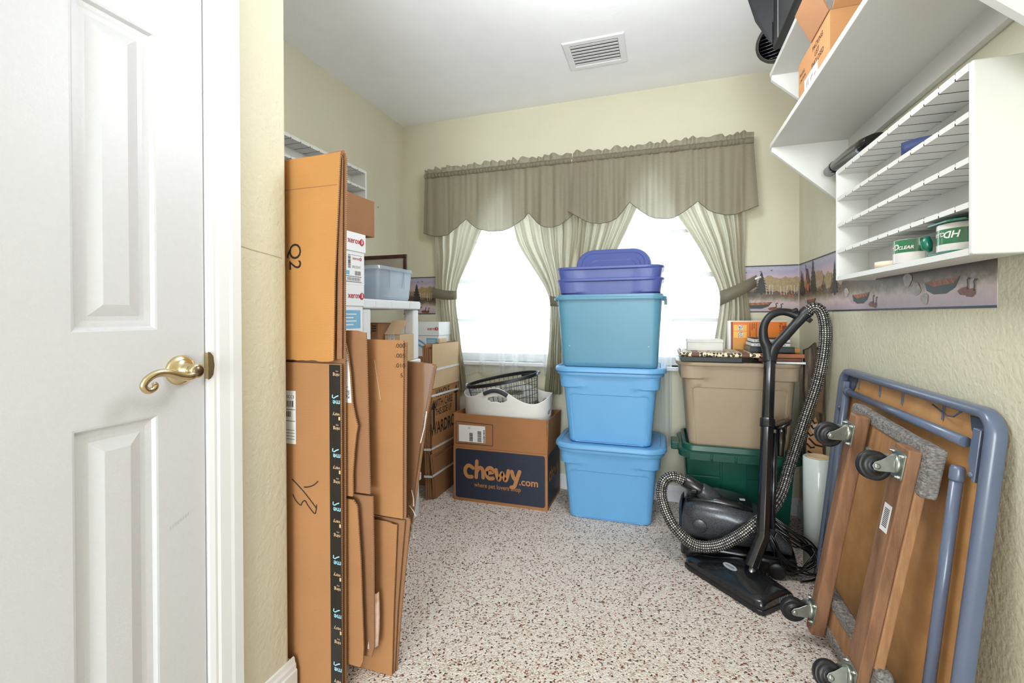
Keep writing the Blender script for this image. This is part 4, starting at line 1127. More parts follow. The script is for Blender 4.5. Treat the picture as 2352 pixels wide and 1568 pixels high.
def tape_roll(label, c, r, h, flip, z):
    t = thing('tape_roll', label, 'tape', (c[0], c[1], z))
    ax = (0, 0, 1)
    G().lathe([(r - .016, 0), (r, 0), (r, h), (r - .016, h), (r - .016, 0)], (c[0], c[1], z), ax, 40, cap0=False, cap1=False).obj('tape_wound', G_tape, t)
    G().lathe([(r - .018, .0005), (r - .0162, .0005), (r - .0162, h - .0005), (r - .018, h - .0005), (r - .018, .0005)], (c[0], c[1], z), ax, 32, cap0=False, cap1=False).obj('core', M_card_t, t)
    def arc(a0, a1, za, zb, m, nm, dr=.0006, slope=0):
        g = G(); n = 24; vs = []
        for k in range(n + 1):
            a = lerp(a0, a1, k / n); zz = slope * (k / n)
            for zq in (za + zz, zb + zz):
                vs.append(Vector((c[0] + (r + dr) * math.cos(a), c[1] + (r + dr) * math.sin(a), z + zq)))
        g.add(vs, [(2 * k, 2 * k + 2, 2 * k + 3, 2 * k + 1) for k in range(n)], 0, True); return g.obj(nm, m, t, fix=False)
    A0, A1 = math.radians(118), math.radians(262)
    if not flip:
        arc(A0, A1, .001, h * .44, M_cw, 'label_white'); arc(A0, A1, h * .44, h - .001, M_tg, 'label_green')
    else:
        arc(A0, A1, .001, h * .26, M_cw, 'label_white'); arc(A0, A1, h * .26, h * .80, M_tg, 'label_green'); arc(A0, A1, h * .80, h - .001, M_cw, 'label_white')
    # lettering bent round the label
    def bent(s, size, amid, zb, up=1):
        cu = bpy.data.curves.new('tmp', 'FONT'); cu.body = s; cu.shear = .25; cu.offset = .02; cu.resolution_u = 2
        ob = bpy.data.objects.new('tmp', cu); COL.objects.link(ob)
        me = bpy.data.meshes.new_from_object(ob.evaluated_get(bpy.context.evaluated_depsgraph_get())); bpy.data.objects.remove(ob); bpy.data.curves.remove(cu)
        w = max(v.co.x for v in me.vertices); g = G(); vs = []
        for v in me.vertices:
            a = amid + up * (v.co.x - w / 2) * size / r
            vs.append(Vector((c[0] + (r + .0012) * math.cos(a), c[1] + (r + .0012) * math.sin(a), z + zb + up * v.co.y * size)))
        g.add(vs, [tuple(p.vertices) for p in me.polygons]); g.obj('lettering', mat('tape_lettering', 'E8E2DA', .4), t, fix=False)
    if not flip:
        bent('HD', .021, math.radians(182), h * .58); bent('CLEAR', .012, math.radians(218), h * .58)
    else:
        bent('HD', .021, math.radians(215), h * .70, -1); bent('CLEAR', .012, math.radians(180), h * .68, -1)
    return t
t1 = tape_roll('clear packing tape roll with green label, standing beside the masking tape', (.652, 1.487), .0505, .062, False, 1.2295)
t2 = tape_roll('clear packing tape roll with green label upside down, in a green dispenser', (.654, 1.285), .0505, .062, True, 1.2345)
G().prism(rpoly(.108, .13, .03), .0035, (.600 + .0, 1.222, 1.2978), (1, 0, 0), (0, 1, 0)).obj('dispenser_side', M_tp, t2)
G().prism(rpoly(.106, .13, .03), .0035, (.6005, 1.222, 1.2298), (1, 0, 0), (0, 1, 0)).obj('dispenser_side', M_tp, t2)
G().tube([(.618, 1.352, 1.244), (.613, 1.354, 1.256), (.611, 1.355, 1.268), (.613, 1.354, 1.282)], [.004, .011, .012, .005], 12).obj('dispenser_grip', M_tp, t2)
t = thing('masking_tape', 'cream masking tape roll lying flat in the slotted rack', 'tape', (.648, 1.605, 1.2295))
G().lathe([(.026, 0), (.045, 0), (.045, .018), (.026, .018), (.026, 0)], (.648, 1.605, 1.2295), (0, 0, 1), 36, cap0=False, cap1=False).obj('tape_wound', mat('cream_tape', 'E6D9C2', .6), t)
G().lathe([(.024, 0), (.0258, 0), (.0258, .018), (.024, .018), (.024, 0)], (.648, 1.605, 1.2295), (0, 0, 1), 36, cap0=False, cap1=False).obj('core', M_card_t, t)

# carton on the lower shelf
t = thing('shelf_carton', 'open brown carton on the lower wall shelf', 'carton', (.55, 1.62, 1.7975))
sz = 1.7975; g = G(); bx0, bx1, by0, by1, bz = .447, .655, 1.470, 1.768, 1.935
for lo, hi in (((bx0, by0, sz), (bx0 + .004, by1, bz)), ((bx1 - .004, by0, sz), (bx1, by1, bz)), ((bx0 + .004, by0, sz), (bx1 - .004, by0 + .004, bz)), ((bx0 + .004, by1 - .004, sz), (bx1 - .004, by1, bz)), ((bx0 + .004, by0 + .004, sz), (bx1 - .004, by1 - .004, sz + .004))): g.box(lo, hi)
g.obj('carton_body', M_card, t)
def quadflap(P, th, m, nm):
    P = [Vector(p) for p in P]; n = (P[1] - P[0]).cross(P[3] - P[0]).normalized() * th
    return G().loft([P, [p + n for p in P]], 0, False).obj(nm, m, t)
quadflap([(bx0, by0, bz + .001), (bx0 - .045, by0 - .02, bz + .085), (bx0 - .045, by1 - .15, bz + .085), (bx0, by1 - .14, bz + .001)], .004, M_card_d, 'flap')
quadflap([(bx0 + .006, by0 + .002, bz + .001), (bx0 + .006, by0 - .06, bz + .05), (bx1 - .006, by0 - .06, bz + .05), (bx1 - .006, by0 + .002, bz + .001)], .004, M_card, 'flap')
for k, (s_, y_, z_, sz_) in enumerate((('PACKING', 1.62, 1.900, .022), ('LIST', 1.60, 1.876, .022), ('ENCLOSED', 1.63, 1.852, .022), ('FRAGILE', 1.752, 1.885, .014), ('CAUTION', 1.752, 1.866, .014))):
    text(t, s_, sz_, (bx0, y_, z_), (0, -1, 0), (0, 0, 1), M_ink)
lab = quad(t, 'shipping_label', M_paper, (bx0, 1.70, sz + .002), (0, -1, 0), (0, 0, 1), .13, .052)
for pts in ([(.02, .012), (.03, .035), (.045, .042), (.04, .02)], [(.06, .01), (.068, .03), (.085, .035)], [(.09, .008), (.11, .03)]):
    stroke(lab, 'red_print', mat('red_marker', '9E2A30', .5), pts, .004, (bx0, 1.70, sz + .002), (0, -1, 0), (0, 0, 1), .0016)
# dark things on the upper shelf
uz = 2.0905
M_bk = mat('matte_black_card', '121316', .5, var=.05)
t = thing('black_box', 'large black box with an open flap on the upper wall shelf', 'box', (.53, 1.76, uz))
G().box((.405, 1.62, uz), (.66, 1.935, uz + .25)).obj('box_body', M_bk, t, bevel=.002)
g = G(); P = [Vector(p) for p in ((.405, 1.9365, uz + .02), (.405, 1.9365, uz + .25), (.335, 1.985, uz + .235), (.36, 1.97, uz + .13))]
n_ = (P[1] - P[0]).cross(P[3] - P[0]).normalized() * .004
g.loft([P, [p + n_ for p in P]], 0, False).obj('flap', M_bk, t)
g = G(); P = [p + Vector((-.004, .014, .012)) for p in P]; g.loft([P, [p + n_ for p in P]], 0, False).obj('flap', M_bk, t)
G().box((.4035, 1.855, uz + .002), (.405, 1.859, uz + .248)).obj('crease', mat('grey_crease', '8A8C90', .5), t)
t = thing('vented_lamp', 'round black vented spotlight at the end of the upper wall shelf', 'lamp', (.45, 2.03, uz))
fc = Vector((.432, 2.025, uz + .076)); fa = Vector((-.55, -.80, -.22)).normalized()
G().lathe([(.062, .0), (.072, .0), (.075, .012), (.072, .05), (.055, .075), (.0, .08)], fc, -fa, 40, cap0=False, cap1=False).obj('housing', M_gloss, t)
G().lathe([(.062, -.004), (.0735, -.004), (.0735, .006), (.062, .006), (.062, -.004)], fc, -fa, 40, cap0=False, cap1=False).obj('trim_ring', mat('dark_bronze', '35332C', .3), t)
uu = fa.cross(Vector((0, 0, 1))).normalized(); vv = uu.cross(fa)
for k in range(-4, 5):
    hgt = math.sqrt(max(0, .060 ** 2 - (k * .0132) ** 2))
    p = fc + vv * (k * .0132)
    path = [p + uu * (hgt * s) - fa * (.012 * (1 - s * s)) for s in (-1, -.5, 0, .5, 1)]
    G().tube(path, .0035, 6, flat=.7).obj('grille_bar', M_gloss, t)
G().box((-.012, -.006, -.018), (.012, .006, .018), M=Matrix.Translation(fc - vv * .0 - uu * .078) ).obj('knob', M_gloss, t, bevel=.004)
tag(G().grid(lambda u, v: Vector((.515 + .034 * math.sin(PI * v) * math.cos(2 * PI * u) * (1 + .2 * noise.noise(Vector((u * 9, v * 5, 1)))), 2.106 + .010 * math.sin(PI * v) * math.sin(2 * PI * u), uz + .10 - .10 * math.cos(PI * v))), 24, 14).obj('pale_pouch', mat('pale_pink_vinyl', 'E8D2C8', .25, var=.06, vscale=20), fix=False), 'pale pink plastic pouch behind the round spotlight on the upper shelf', 'pouch')

# ------------------------------------------------------------------ folding card table against the right wall
M_steel = mat('slate_blue_enamel', '5F6A81', .28, var=.04, vscale=10, coat=.2)
M_steel_d = mat('slate_blue_enamel_edge', '3F485C', .35)
M_fibre = mat('brown_hardboard', 'D09C66', .6, col2='BC8852', vscale=14, bump=.15, bscale=300, detail=8)
Vt = Vector((.105, 0, 1)).normalized(); Ut = Vector((0, -1, 0)); Nt = Ut.cross(Vt)
Ot = Vector((.617, 2.137, .002)); ST = .885
def TP(u, v, n=0): return Ot + Ut * u + Vt * v + Nt * n
t = thing('folding_table', 'folded card table with slate blue frame leaning on the right wall', 'table', TP(ST / 2, 0))
def rr2(w, h, r, ins=0): return [(p.x + w / 2, p.y + h / 2) for p in rrect(w / 2 - ins, h / 2 - ins, max(.004, r - ins), 0, 7)]
g = G().prism(rr2(ST, ST, .06, .012), .004, TP(0, 0, -.004), Ut, Vt); g.obj('table_board', M_fibre, t)
rings = []
for ins, n in ((.004, -.006), (0, 0), (0, .014), (.003, .024), (.010, .028), (.020, .027), (.024, .022), (.024, .004), (.012, -.003)):
    rings.append([TP(a, b, n) for a, b in rr2(ST, ST, .06, ins)])
g = G(); nn = len(rings[0]); vs = [p for r in rings for p in r]
fs = [(k * nn + i, k * nn + (i + 1) % nn, ((k + 1) % len(rings)) * nn + (i + 1) % nn, ((k + 1) % len(rings)) * nn + i) for k in range(len(rings)) for i in range(nn)]
g.add(vs, fs, 0, True); smooth_by_angle(g.obj('table_rim', M_steel, t), 50)
def tleg(p0, p1, capped):
    lg = G().tube([TP(*p0), TP(*p1)], .0125, 16).obj('leg', M_steel, t)
    d = (TP(*p1) - TP(*p0)).normalized()
    G().lathe([(.0142, 0), (.0148, .004), (.0148, .026), (.012, .034), (0, .035)], TP(*p1) - d * .026, d, 16, cap0=True, cap1=False).obj('leg_cap', M_steel_d if False else M_steel, lg)
    return lg
tleg((.80, .795, .022), (.085, .800, .022), True)      # along the top edge
tleg((.785, .09, .022), (.785, .725, .022), True)      # along the near edge
tleg((.080, .80, .020), (.062, .10, .020), True)       # along the far edge
tleg((.10, .075, .022), (.70, .070, .022), True)       # along the floor edge
for cu, cv, su, sv in ((.03, .855, 1, -1), (.855, .855, -1, -1), (.03, .03, 1, 1), (.855, .03, -1, 1)):
    pts = [(cu, cv), (cu + su * .085, cv), (cu + su * .075, cv + sv * .03), (cu + su * .03, cv + sv * .085), (cu + su * .022, cv + sv * .14), (cu, cv + sv * .15)]
    br = G().prism(pts, .004, TP(0, 0, .001), Ut, Vt).obj('corner_bracket', M_steel_d, t, bevel=.001)
    pts = [(cu + su * .004, cv + sv * .02), (cu + su * .03, cv + sv * .02), (cu + su * .034, cv + sv * .10), (cu + su * .012, cv + sv * .14), (cu + su * .004, cv + sv * .14)]
    G().prism(pts, .02, TP(0, 0, .006), Ut, Vt).obj('hinge_arm', M_steel, br, bevel=.002)
    G().lathe([(.006, 0), (.006, .003), (.003, .005), (0, .005)], TP(cu + su * .015, cv + sv * .125, .026), Nt, 12, cap0=False, cap1=False).obj('rivet', M_steel, br)
for u in (.13, .30, .45, .66):
    G().prism([(u - .003, .82), (u + .003, .82), (u + .003, .862), (u - .003, .862)], .003, TP(0, 0, .001), Ut, Vt).obj('rim_clip', M_steel, t)
g = G().tube([TP(.62, .852, .008), TP(.70, .838, .014), TP(.735, .842, .018), TP(.755, .86, .014)], .0022, 6); g.obj('lock_spring', M_steel_d, t)
lab = G().prism([(0, 0), (.042, -.004), (.046, .085), (.004, .089)], .0005, TP(.415, .415, .0002), Ut, Vt).obj('paper_label', M_paper, t)
for k in range(6):
    q = .012 + k * .012
    stroke(lab, 'print_line', mat('grey_print', '8A8A8A', .7), [(.008, q), (.036, q - .003)], .002, TP(.415, .415, .0002), Ut, Vt, .0008)
G().prism([(.022 * math.cos(a) * .6, .022 * math.sin(a)) for a in [2 * PI * k / 20 for k in range(20)]], .0005, TP(.477, .447, .0002), Ut, Vt).obj('round_sticker', M_paper, t)

# ------------------------------------------------------------------ furniture dolly leaning on the table
Ud = Vector((.057, -.9945, -.0882)).normalized(); Vd = Vector((.1422, -.0793, .9867)).normalized(); Nd = Ud.cross(Vd).normalized()
Od = Vector((.538, 1.858, .0375)); LD, WD = .775, .402
def DP(u, v, n=0): return Od + Ud * u + Vd * v + Nd * n
M_old = mat('worn_dolly_wood', '9C7254', .6, col2='74523A', vscale=5, stretch=(9, 9, 1.2), bump=.3, bscale=60, detail=8)
M_old2 = mat('bare_dolly_wood', 'B88C62', .6, col2='94694A', vscale=6, stretch=(9, 9, 1.2), bump=.25, bscale=60, detail=8)
M_fuzz = mat('grey_carpet_strip', 'A09C98', 1.0, col2='5C5A58', vscale=120, bump=1.0, bscale=160, stretch=(1, 1, 2.2), detail=2)
M_zinc = mat('zinc_plated_steel', 'A9ADA6', .35, .9, var=.1, vscale=30)
M_rub = mat('black_rubber_wheel', '1A1A1C', .4, var=.1)
t = thing('furniture_dolly', 'wooden furniture dolly with carpeted ends and four casters, leaning on the table', 'dolly', DP(WD / 2, 0))
def dbox(u0, u1, v0, v1, n0, n1, m, nm, parent=None, bev=.003, seg=2):
    P = [DP(a, b, n0) for a, b in ((u0, v0), (u1, v0), (u1, v1), (u0, v1))]; Q = [DP(a, b, n1) for a, b in ((u0, v0), (u1, v0), (u1, v1), (u0, v1))]
    return G().loft([P, Q], 0, False).obj(nm, m, parent or t, bevel=bev, seg=seg)
for v0, v1 in ((.635, .765), (.01, .14)):
    cb = dbox(.012, WD - .012, v0 + .008, v1 - .008, .004, .028, M_old2, 'cross_board')
    dbox(0, WD, v1 - .034, v1, 0, .034, M_fuzz, 'carpet_strip', cb, .006, 3)
    dbox(0, WD, v0, v0 + .028, 0, .034, M_fuzz, 'carpet_strip', cb, .006, 3)
    dbox(WD - .075, WD + .012, v0 + .001, v1 + .002, -.002, .036, M_fuzz, 'carpet_strip', cb, .008, 3)
    dbox(-.008, .052, v0 + .001, v1 + .002, -.001, .035, M_fuzz, 'carpet_strip', cb, .008, 3)
r1 = dbox(.085, .130, 0, .755, .0362, .078, M_old, 'side_rail', None, .007, 3)
r2 = dbox(.322, .388, .005, .745, .0362, .066, M_old, 'side_rail', None, .003)
dbox(.372, .392, .10, .65, .012, .0360, M_old2, 'side_rail', None, .003)
lb = G().prism([(0, 0), (.034, .002), (.034, .078), (0, .076)], .0005, DP(.338, .505, .0662), Ud, Vd).obj('price_sticker', M_paper, r2)
for k in range(11):
    G().prism([(.006, .014 + k * .0048), (.028, .015 + k * .0048), (.028, .0172 + k * .0048), (.006, .0162 + k * .0048)], .0003, DP(.338, .505, .0668), Ud, Vd).obj('barcode_bar', M_ink, lb)
def caster(u, v, n, swivel):
    """zinc swivel caster standing off the dolly along Nd; axle turned by swivel about Nd"""
    ca, sa = math.cos(swivel), math.sin(swivel)
    A = (Ud * ca + Vd * sa).normalized(); B = (Vd * ca - Ud * sa).normalized()   # A axle, B trail side
    c0 = DP(u, v, n)
    pl = G()
    pl.prism([(p.x, p.y) for p in rrect(.031, .036, .006, 0, 3)], .003, c0, Ud, Vd)
    cs = pl.obj('caster', M_zinc, t, bevel=.0008)
    for a, b in ((-1, -1), (1, -1), (1, 1), (-1, 1)):
        q = DP(u + a * .022, v + b * .028, n + .003)
        G().lathe([(.0055, 0), (.0055, .004), (.003, .006), (.003, .011), (0, .011)], q, Nd, 6, cap0=False, cap1=False).obj('bolt', M_zinc, cs)
    G().lathe([(.024, .003), (.026, .006), (.026, .011), (.020, .016), (.0, .017)], c0, Nd, 24, cap0=False, cap1=False).obj('swivel_race', M_zinc, cs)
    w = c0 + Nd * .055 - B * .014
    for s in (-1, 1):
        O = c0 + A * (s * .0165 - .001)
        pts = [(-.022, .014), (.022, .014), (.020, .026), (.004, .046), (-.004, .060), (-.014, .065), (-.024, .060), (-.026, .050), (-.024, .034)]
        g = G(); g.prism([(a, b) for a, b in pts], .002, O, B, Nd); g.obj('fork_cheek', M_zinc, cs, bevel=.0006)
    G().lathe([(.005, -.022), (.0075, -.0218), (.0075, -.0185), (.0045, -.018), (.0045, .018), (.0075, .0185), (.0075, .022), (.004, .023)], w, A, 10).obj('axle_bolt', M_zinc, cs)
    G().lathe([(.012, -.0125), (.017, -.0125), (.018, -.010), (.029, -.009), (.0355, -.0115), (.0385, -.008), (.0385, .008), (.0355, .0115), (.029, .009), (.018, .010), (.017, .0125), (.012, .0125)], w, A, 36).obj('wheel', M_rub, cs)
caster(.1075, .69, .0782, math.radians(4)); caster(.355, .695, .0662, math.radians(14)); caster(.1075, .075, .0782, math.radians(2)); caster(.355, .07, .0662, math.radians(24))

# ------------------------------------------------------------------ stretch-wrap roll and painted plank
t = thing('stretch_wrap_roll', 'upright roll of clear stretch wrap between the table and the totes', 'roll', (.640, 2.245, 0))
M_film = mat('milky_stretch_film', 'D4DCDA', .12, var=.04, vscale=4, stretch=(3, 3, .4), coat=.5)
G().lathe([(.042, .004), (.057, .004), (.057, .484), (.054, .487), (.042, .487), (.042, .004)], (.640, 2.245, 0), (0, 0, 1), 48, cap0=False, cap1=False).obj('film', M_film, t)
G().lathe([(.038, 0), (.0418, 0), (.0418, .490), (.038, .490), (.038, 0)], (.640, 2.245, 0), (0, 0, 1), 40, cap0=False, cap1=False).obj('core', M_card_t, t)
M_bark = mat('weathered_bark', '7A6A58', .85, col2='2E241E', vscale=9, stretch=(8, 8, 1.0), bump=1.0, bscale=30, detail=8)
M_barkd = mat('dark_bark_edge', '4A3A2E', .9, col2='1E1814', vscale=20, bump=1.0, bscale=40)
t = thing('painted_plank', 'rough bark plank with a painted tiger leaning in the corner', 'wall art', (.667, 2.425, 0))
px0, px1 = .635, .7135
out = []
for k in range(25):
    z = .93 * k / 24; out.append((px1 + .003 * noise.noise(Vector((z * 9, 2, 0))), z))
out += [(px1 - .01, .955), (px1 - .03, .935), (px0 + .045, .965), (px0 + .02, .94)]
for k in range(24, -1, -1):
    z = .93 * k / 24; out.append((px0 + .008 * noise.noise(Vector((z * 7, 5, 0))), z))
G().prism(out, .028, (0, 2.443, 0), (1, 0, 0), (0, 0, 1), 0, 1).obj('plank', [M_bark, M_barkd], t)
M_tig = mat('tiger_orange_paint', 'C07A44', .7, col2='D8B48C', vscale=12, stretch=(1, 1, 2))
Mtw = mat('tiger_cream_paint', 'D9C6AE', .7); Mtb = mat('tiger_stripe_paint', '1E1412', .7)
G().prism([(0.642, .36), (0.699, .36), (0.707, .44), (0.701, .52), (0.689, .58), (0.677, .625), (0.663, .60), (0.649, .56), (0.640, .48)], .0008, (0, 2.4148, 0), (1, 0, 0), (0, 0, 1)).obj('tiger_figure', M_tig, t)
G().prism([(0.657, .565), (0.673, .60), (0.693, .575), (0.697, .545), (0.673, .535)], .0008, (0, 2.4138, 0), (1, 0, 0), (0, 0, 1)).obj('tiger_patch', Mtw, t)
for k, (a, b) in enumerate((((0.642, .40), (0.701, .395)), ((0.643, .435), (0.669, .425)), ((0.645, .465), (0.705, .45)), ((0.641, .50), (0.673, .485)), ((0.649, .525), (0.703, .49)), ((0.645, .55), (0.669, .545)), ((0.681, .535), (0.699, .525)), ((0.659, .585), (0.677, .575)), ((0.664, .61), (0.681, .60)))):
    stroke(t, 'tiger_stripe', Mtb, [a, ((a[0] + b[0]) / 2, (a[1] + b[1]) / 2 - .012), b], .008, (0, 2.4136, 0), (1, 0, 0), (0, 0, 1), .001)
G().prism([(0.661, .66), (0.704, .64), (0.709, .80), (0.689, .84), (0.669, .80)], .0006, (0, 2.4148, 0), (1, 0, 0), (0, 0, 1)).obj('painted_branch', mat('bark_paint', '4C3024', .8, col2='8A6A50', vscale=10), t)
# ------------------------------------------------------------------ canister vacuum cleaner
M_char = mat('speckled_charcoal_plastic', '4A4D52', .32, .35, var=.25, vscale=260, detail=1, coat=.2)
M_vac = mat('vacuum_black', '141518', .25, var=.1, coat=.25)
M_vnavy = mat('vacuum_blue_black', '1E2A3E', .35)
t = thing('vacuum_cleaner', 'black canister vacuum with upright wand in front of the green tote', 'vacuum cleaner', (.31, 2.12, 0))
# canister: lofted along its length
def can_ring(x, yc, hw, z0, z1, r):
    return [Vector((x, yc + p.x, (z0 + z1) / 2 + p.y)) for p in rrect(hw, (z1 - z0) / 2, r, 0, 5)]
Rz = Matrix.Rotation(math.radians(-7), 4, 'Z'); Cc = Vector((.31, 2.245, 0))
def rot(p): return Rz @ (p - Cc) + Cc
def can(st, nm, m, parent=None):
    g = G(); g.loft([[rot(q) for q in can_ring(*s)] for s in st], 0, True); return smooth_by_angle(g.obj(nm, m, parent or t), 45)
base = can([(.095, 2.245, .085, .012, .075, .02), (.11, 2.245, .10, .010, .085, .025), (.2, 2.245, .112, .010, .09, .025), (.42, 2.245, .112, .010, .088, .025), (.52, 2.245, .10, .012, .08, .03), (.545, 2.245, .08, .016, .07, .025)], 'base_tray', M_vac)
body = can([(.098, 2.245, .080, .086, .215, .04), (.108, 2.245, .094, .086, .240, .045), (.16, 2.245, .108, .0885, .262, .05), (.28, 2.245, .110, .09, .262, .055), (.40, 2.245, .106, .09, .235, .05), (.48, 2.245, .096, .089, .185, .045), (.528, 2.245, .075, .086, .130, .02)], 'canister_body', M_char)
can([(.118, 2.25, .062, .236, .2615, .012), (.15, 2.25, .074, .244, .277, .016), (.24, 2.25, .080, .250, .283, .016), (.33, 2.25, .076, .244, .274, .015), (.385, 2.25, .055, .228, .254, .012)], 'canister_lid', M_vac)
can([(.086, 2.245, .070, .06, .235, .03), (.0975, 2.245, .078, .05, .25, .035)], 'end_panel', M_vnavy)
G().box((.33, 2.205, .2785), (.352, 2.222, .283), M=None).obj('latch', mat('silver_latch', 'C8CACC', .3, .6), t, bevel=.001)
G().lathe([(.030, 0), (.030, .002), (.027, .0035), (0, .0035)], rot(Vector((.175, 2.134, .165))), Rz.to_3x3() @ Vector((0, -1, 0)), 24, cap0=False, cap1=False).obj('round_badge', M_char, body)
G().box((.13, 2.128, .0885), (.50, 2.136, .0945), M=Matrix.Translation(Cc) @ Rz @ Matrix.Translation(-Cc)).obj('seam_strip', M_vac, body)
for x in (.15, .47):
    for y in (2.14, 2.35):
        G().lathe([(.010, -.012), (.030, -.012), (.034, -.008), (.034, .008), (.030, .012), (.010, .012)], rot(Vector((x, y, .0345))), Rz.to_3x3() @ Vector((0, 1, 0)), 24).obj('wheel', M_rub, t)
# hose inlet on top
a0, a1 = Vector((.098, 2.200, .346)), Vector((.245, 2.225, .262))
d = (a1 - a0).normalized()
G().lathe([(.024, 0), (.029, .002), (.030, .075), (.031, .078)], a0, d, 24).obj('hose_cuff', M_vac, t)
G().lathe([(.029, .078), (.034, .088), (.036, .14), (.02, .19)], a0, d, 24).obj('hose_inlet', M_char, t)
G().box((-.014, -.008, -.01), (.014, .008, .01), M=Matrix.Translation(a0 + d * .05 + Vector((.0, -.028, -.016)))).obj('cuff_button', M_gloss, t, bevel=.005)
# woven hose
def hose_material():
    m, nt, b = nodes_of('woven_hose'); L = nt.links.new; N = nt.nodes.new
    tc = N('ShaderNodeTexCoord'); sp = N('ShaderNodeSeparateXYZ'); L(tc.outputs['UV'], sp.inputs[0])
    def saw(o, f, th):
        a = N('ShaderNodeMath'); a.operation = 'MULTIPLY'; a.inputs[1].default_value = f; L(o, a.inputs[0])
        c = N('ShaderNodeMath'); c.operation = 'FRACT'; L(a.outputs[0], c.inputs[0])
        e = N('ShaderNodeMath'); e.operation = 'GREATER_THAN'; e.inputs[1].default_value = th; L(c.outputs[0], e.inputs[0]); return e.outputs[0]
    s1 = saw(sp.outputs['X'], 14, .5); s2 = saw(sp.outputs['Y'], 115, .42)
    mu = N('ShaderNodeMath'); mu.operation = 'MULTIPLY'; L(s1, mu.inputs[0]); L(s2, mu.inputs[1])
    nz = N('ShaderNodeTexNoise'); nz.inputs['Scale'].default_value = 60; L(tc.outputs['Object'], nz.inputs['Vector'])
    r = N('ShaderNodeValToRGB'); r.color_ramp.elements[0].color = hexc('7E7A74'); r.color_ramp.elements[1].color = hexc('DAD4CC'); r.color_ramp.elements[0].position = .35; r.color_ramp.elements[1].position = .6
    L(nz.outputs['Fac'], r.inputs['Fac'])
    mx = N('ShaderNodeMix'); mx.data_type = 'RGBA'; mx.inputs['A'].default_value = hexc('0C0C0E'); L(mu.outputs[0], mx.inputs['Factor']); L(r.outputs['Color'], mx.inputs['B'])
    L(mx.outputs['Result'], b.inputs['Base Color']); b.inputs['Roughness'].default_value = .35; b.inputs['Metallic'].default_value = .25
    return m
hp = spline([(.622, 2.352, 1.096), (.648, 2.349, 1.124), (.676, 2.343, 1.112), (.690, 2.335, 1.05), (.688, 2.332, .95), (.666, 2.335, .81), (.616, 2.338, .63), (.552, 2.305, .44), (.492, 2.225, .315), (.432, 2.150, .265), (.365, 2.098, .222), (.300, 2.080, .170), (.217, 2.075, .122), (.130, 2.082, .115), (.050, 2.105, .175), (.006, 2.145, .265), (.010, 2.175, .330), (.048, 2.190, .358), (.104, 2.2, .343)], 26)
ln = [0]
for a, b in zip(hp, hp[1:]): ln.append(ln[-1] + (b - a).length)
tot = ln[-1]; NS = 560; NR = 18
def at_len(s):
    import bisect
    i = max(1, min(len(ln) - 1, bisect.bisect_left(ln, s))); f = (s - ln[i - 1]) / (ln[i] - ln[i - 1]); return hp[i - 1].lerp(hp[i], f)
vs = []; uvs = []; prev = Vector((0, 1, 0))
for k in range(NS + 1):
    s = tot * k / NS; p = at_len(s); tg = (at_len(min(tot, s + .004)) - at_len(max(0, s - .004))).normalized()
    u = (prev - tg * prev.dot(tg)).normalized(); w = tg.cross(u); prev = u
    rr_ = .0232 + .0014 * math.sin(2 * PI * s * 75)
    for j in range(NR + 1):
        a = 2 * PI * j / NR; vs.append(p + u * (math.cos(a) * rr_) + w * (math.sin(a) * rr_)); uvs.append((j / NR, s))
fs = [(k * (NR + 1) + j, k * (NR + 1) + j + 1, (k + 1) * (NR + 1) + j + 1, (k + 1) * (NR + 1) + j) for k in range(NS) for j in range(NR)]
o = G().add(vs, fs, 0, True).obj('hose', hose_material(), t, fix=False)
uv = o.data.uv_layers.new(name='UVMap')
for lp in o.data.loops: uv.data[lp.index].uv = uvs[lp.vertex_index]
# wand: eight-sided tube leaning on the tote rim
wa, wb = Vector((.392, 2.055, .195)), Vector((.472, 2.318, .90))
wd = (wb - wa).normalized()
def oct_tube(p, q, r, nm, n=8, parent=None, m=None):
    return G().tube([p, q], r, n).obj(nm, m or M_vac, parent or t, bevel=.0015)
oct_tube(wa, wa.lerp(wb, .62), .0255, 'lower_wand'); oct_tube(wa.lerp(wb, .6), wb, .0240, 'upper_wand')
oct_tube(wa.lerp(wb, .585), wa.lerp(wb, .635), .0300, 'wand_collar')
G().tube([wa + wd * .03 + Vector((.034, .012, 0)), wa.lerp(wb, .55) + Vector((.034, .012, 0))], .0115, 10).obj('wire_channel', M_vac, t)
nk = Vector((.338, 2.000, .092))
G().tube([wa + wd * .02, wa, wa.lerp(nk, .5), nk], .0262, 8).obj('neck', M_vac, t, bevel=.001)
G().lathe([(.013, 0), (.013, .03), (.011, .032)], nk + Vector((-.004, -.004, -.03)), (wa - nk), 16).obj('swivel_pin', M_zinc, t)
# D-shaped handle
hd_ = Vector((0, .0, 0))
hs = wb - wd * .02
hand = G()
g1 = spline([hs, (.464, 2.330, .940), (.450, 2.338, .985), (.451, 2.342, 1.040), (.474, 2.346, 1.084), (.515, 2.350, 1.106), (.555, 2.352, 1.104), (.590, 2.352, 1.090)], 8)
n1 = len(g1)
hand.tube(g1, [interp([(0, .0235), (.2, .0195), (.5, .0145), (.8, .0145), (1, .018)], i / (n1 - 1)) for i in range(n1)], 14, flat=1.15)
g2 = spline([hs, (.492, 2.330, .942), (.534, 2.342, .993), (.580, 2.350, 1.050), (.612, 2.352, 1.092), (.632, 2.352, 1.112)], 8)
n2 = len(g2)
hand.tube(g2, [interp([(0, .0235), (.25, .0195), (.6, .0195), (.8, .0245), (1, .025)], i / (n2 - 1)) for i in range(n2)], 14, flat=1.1)
hnd = hand.obj('handle', mat('satin_black_grip', '1C1D20', .38), t)
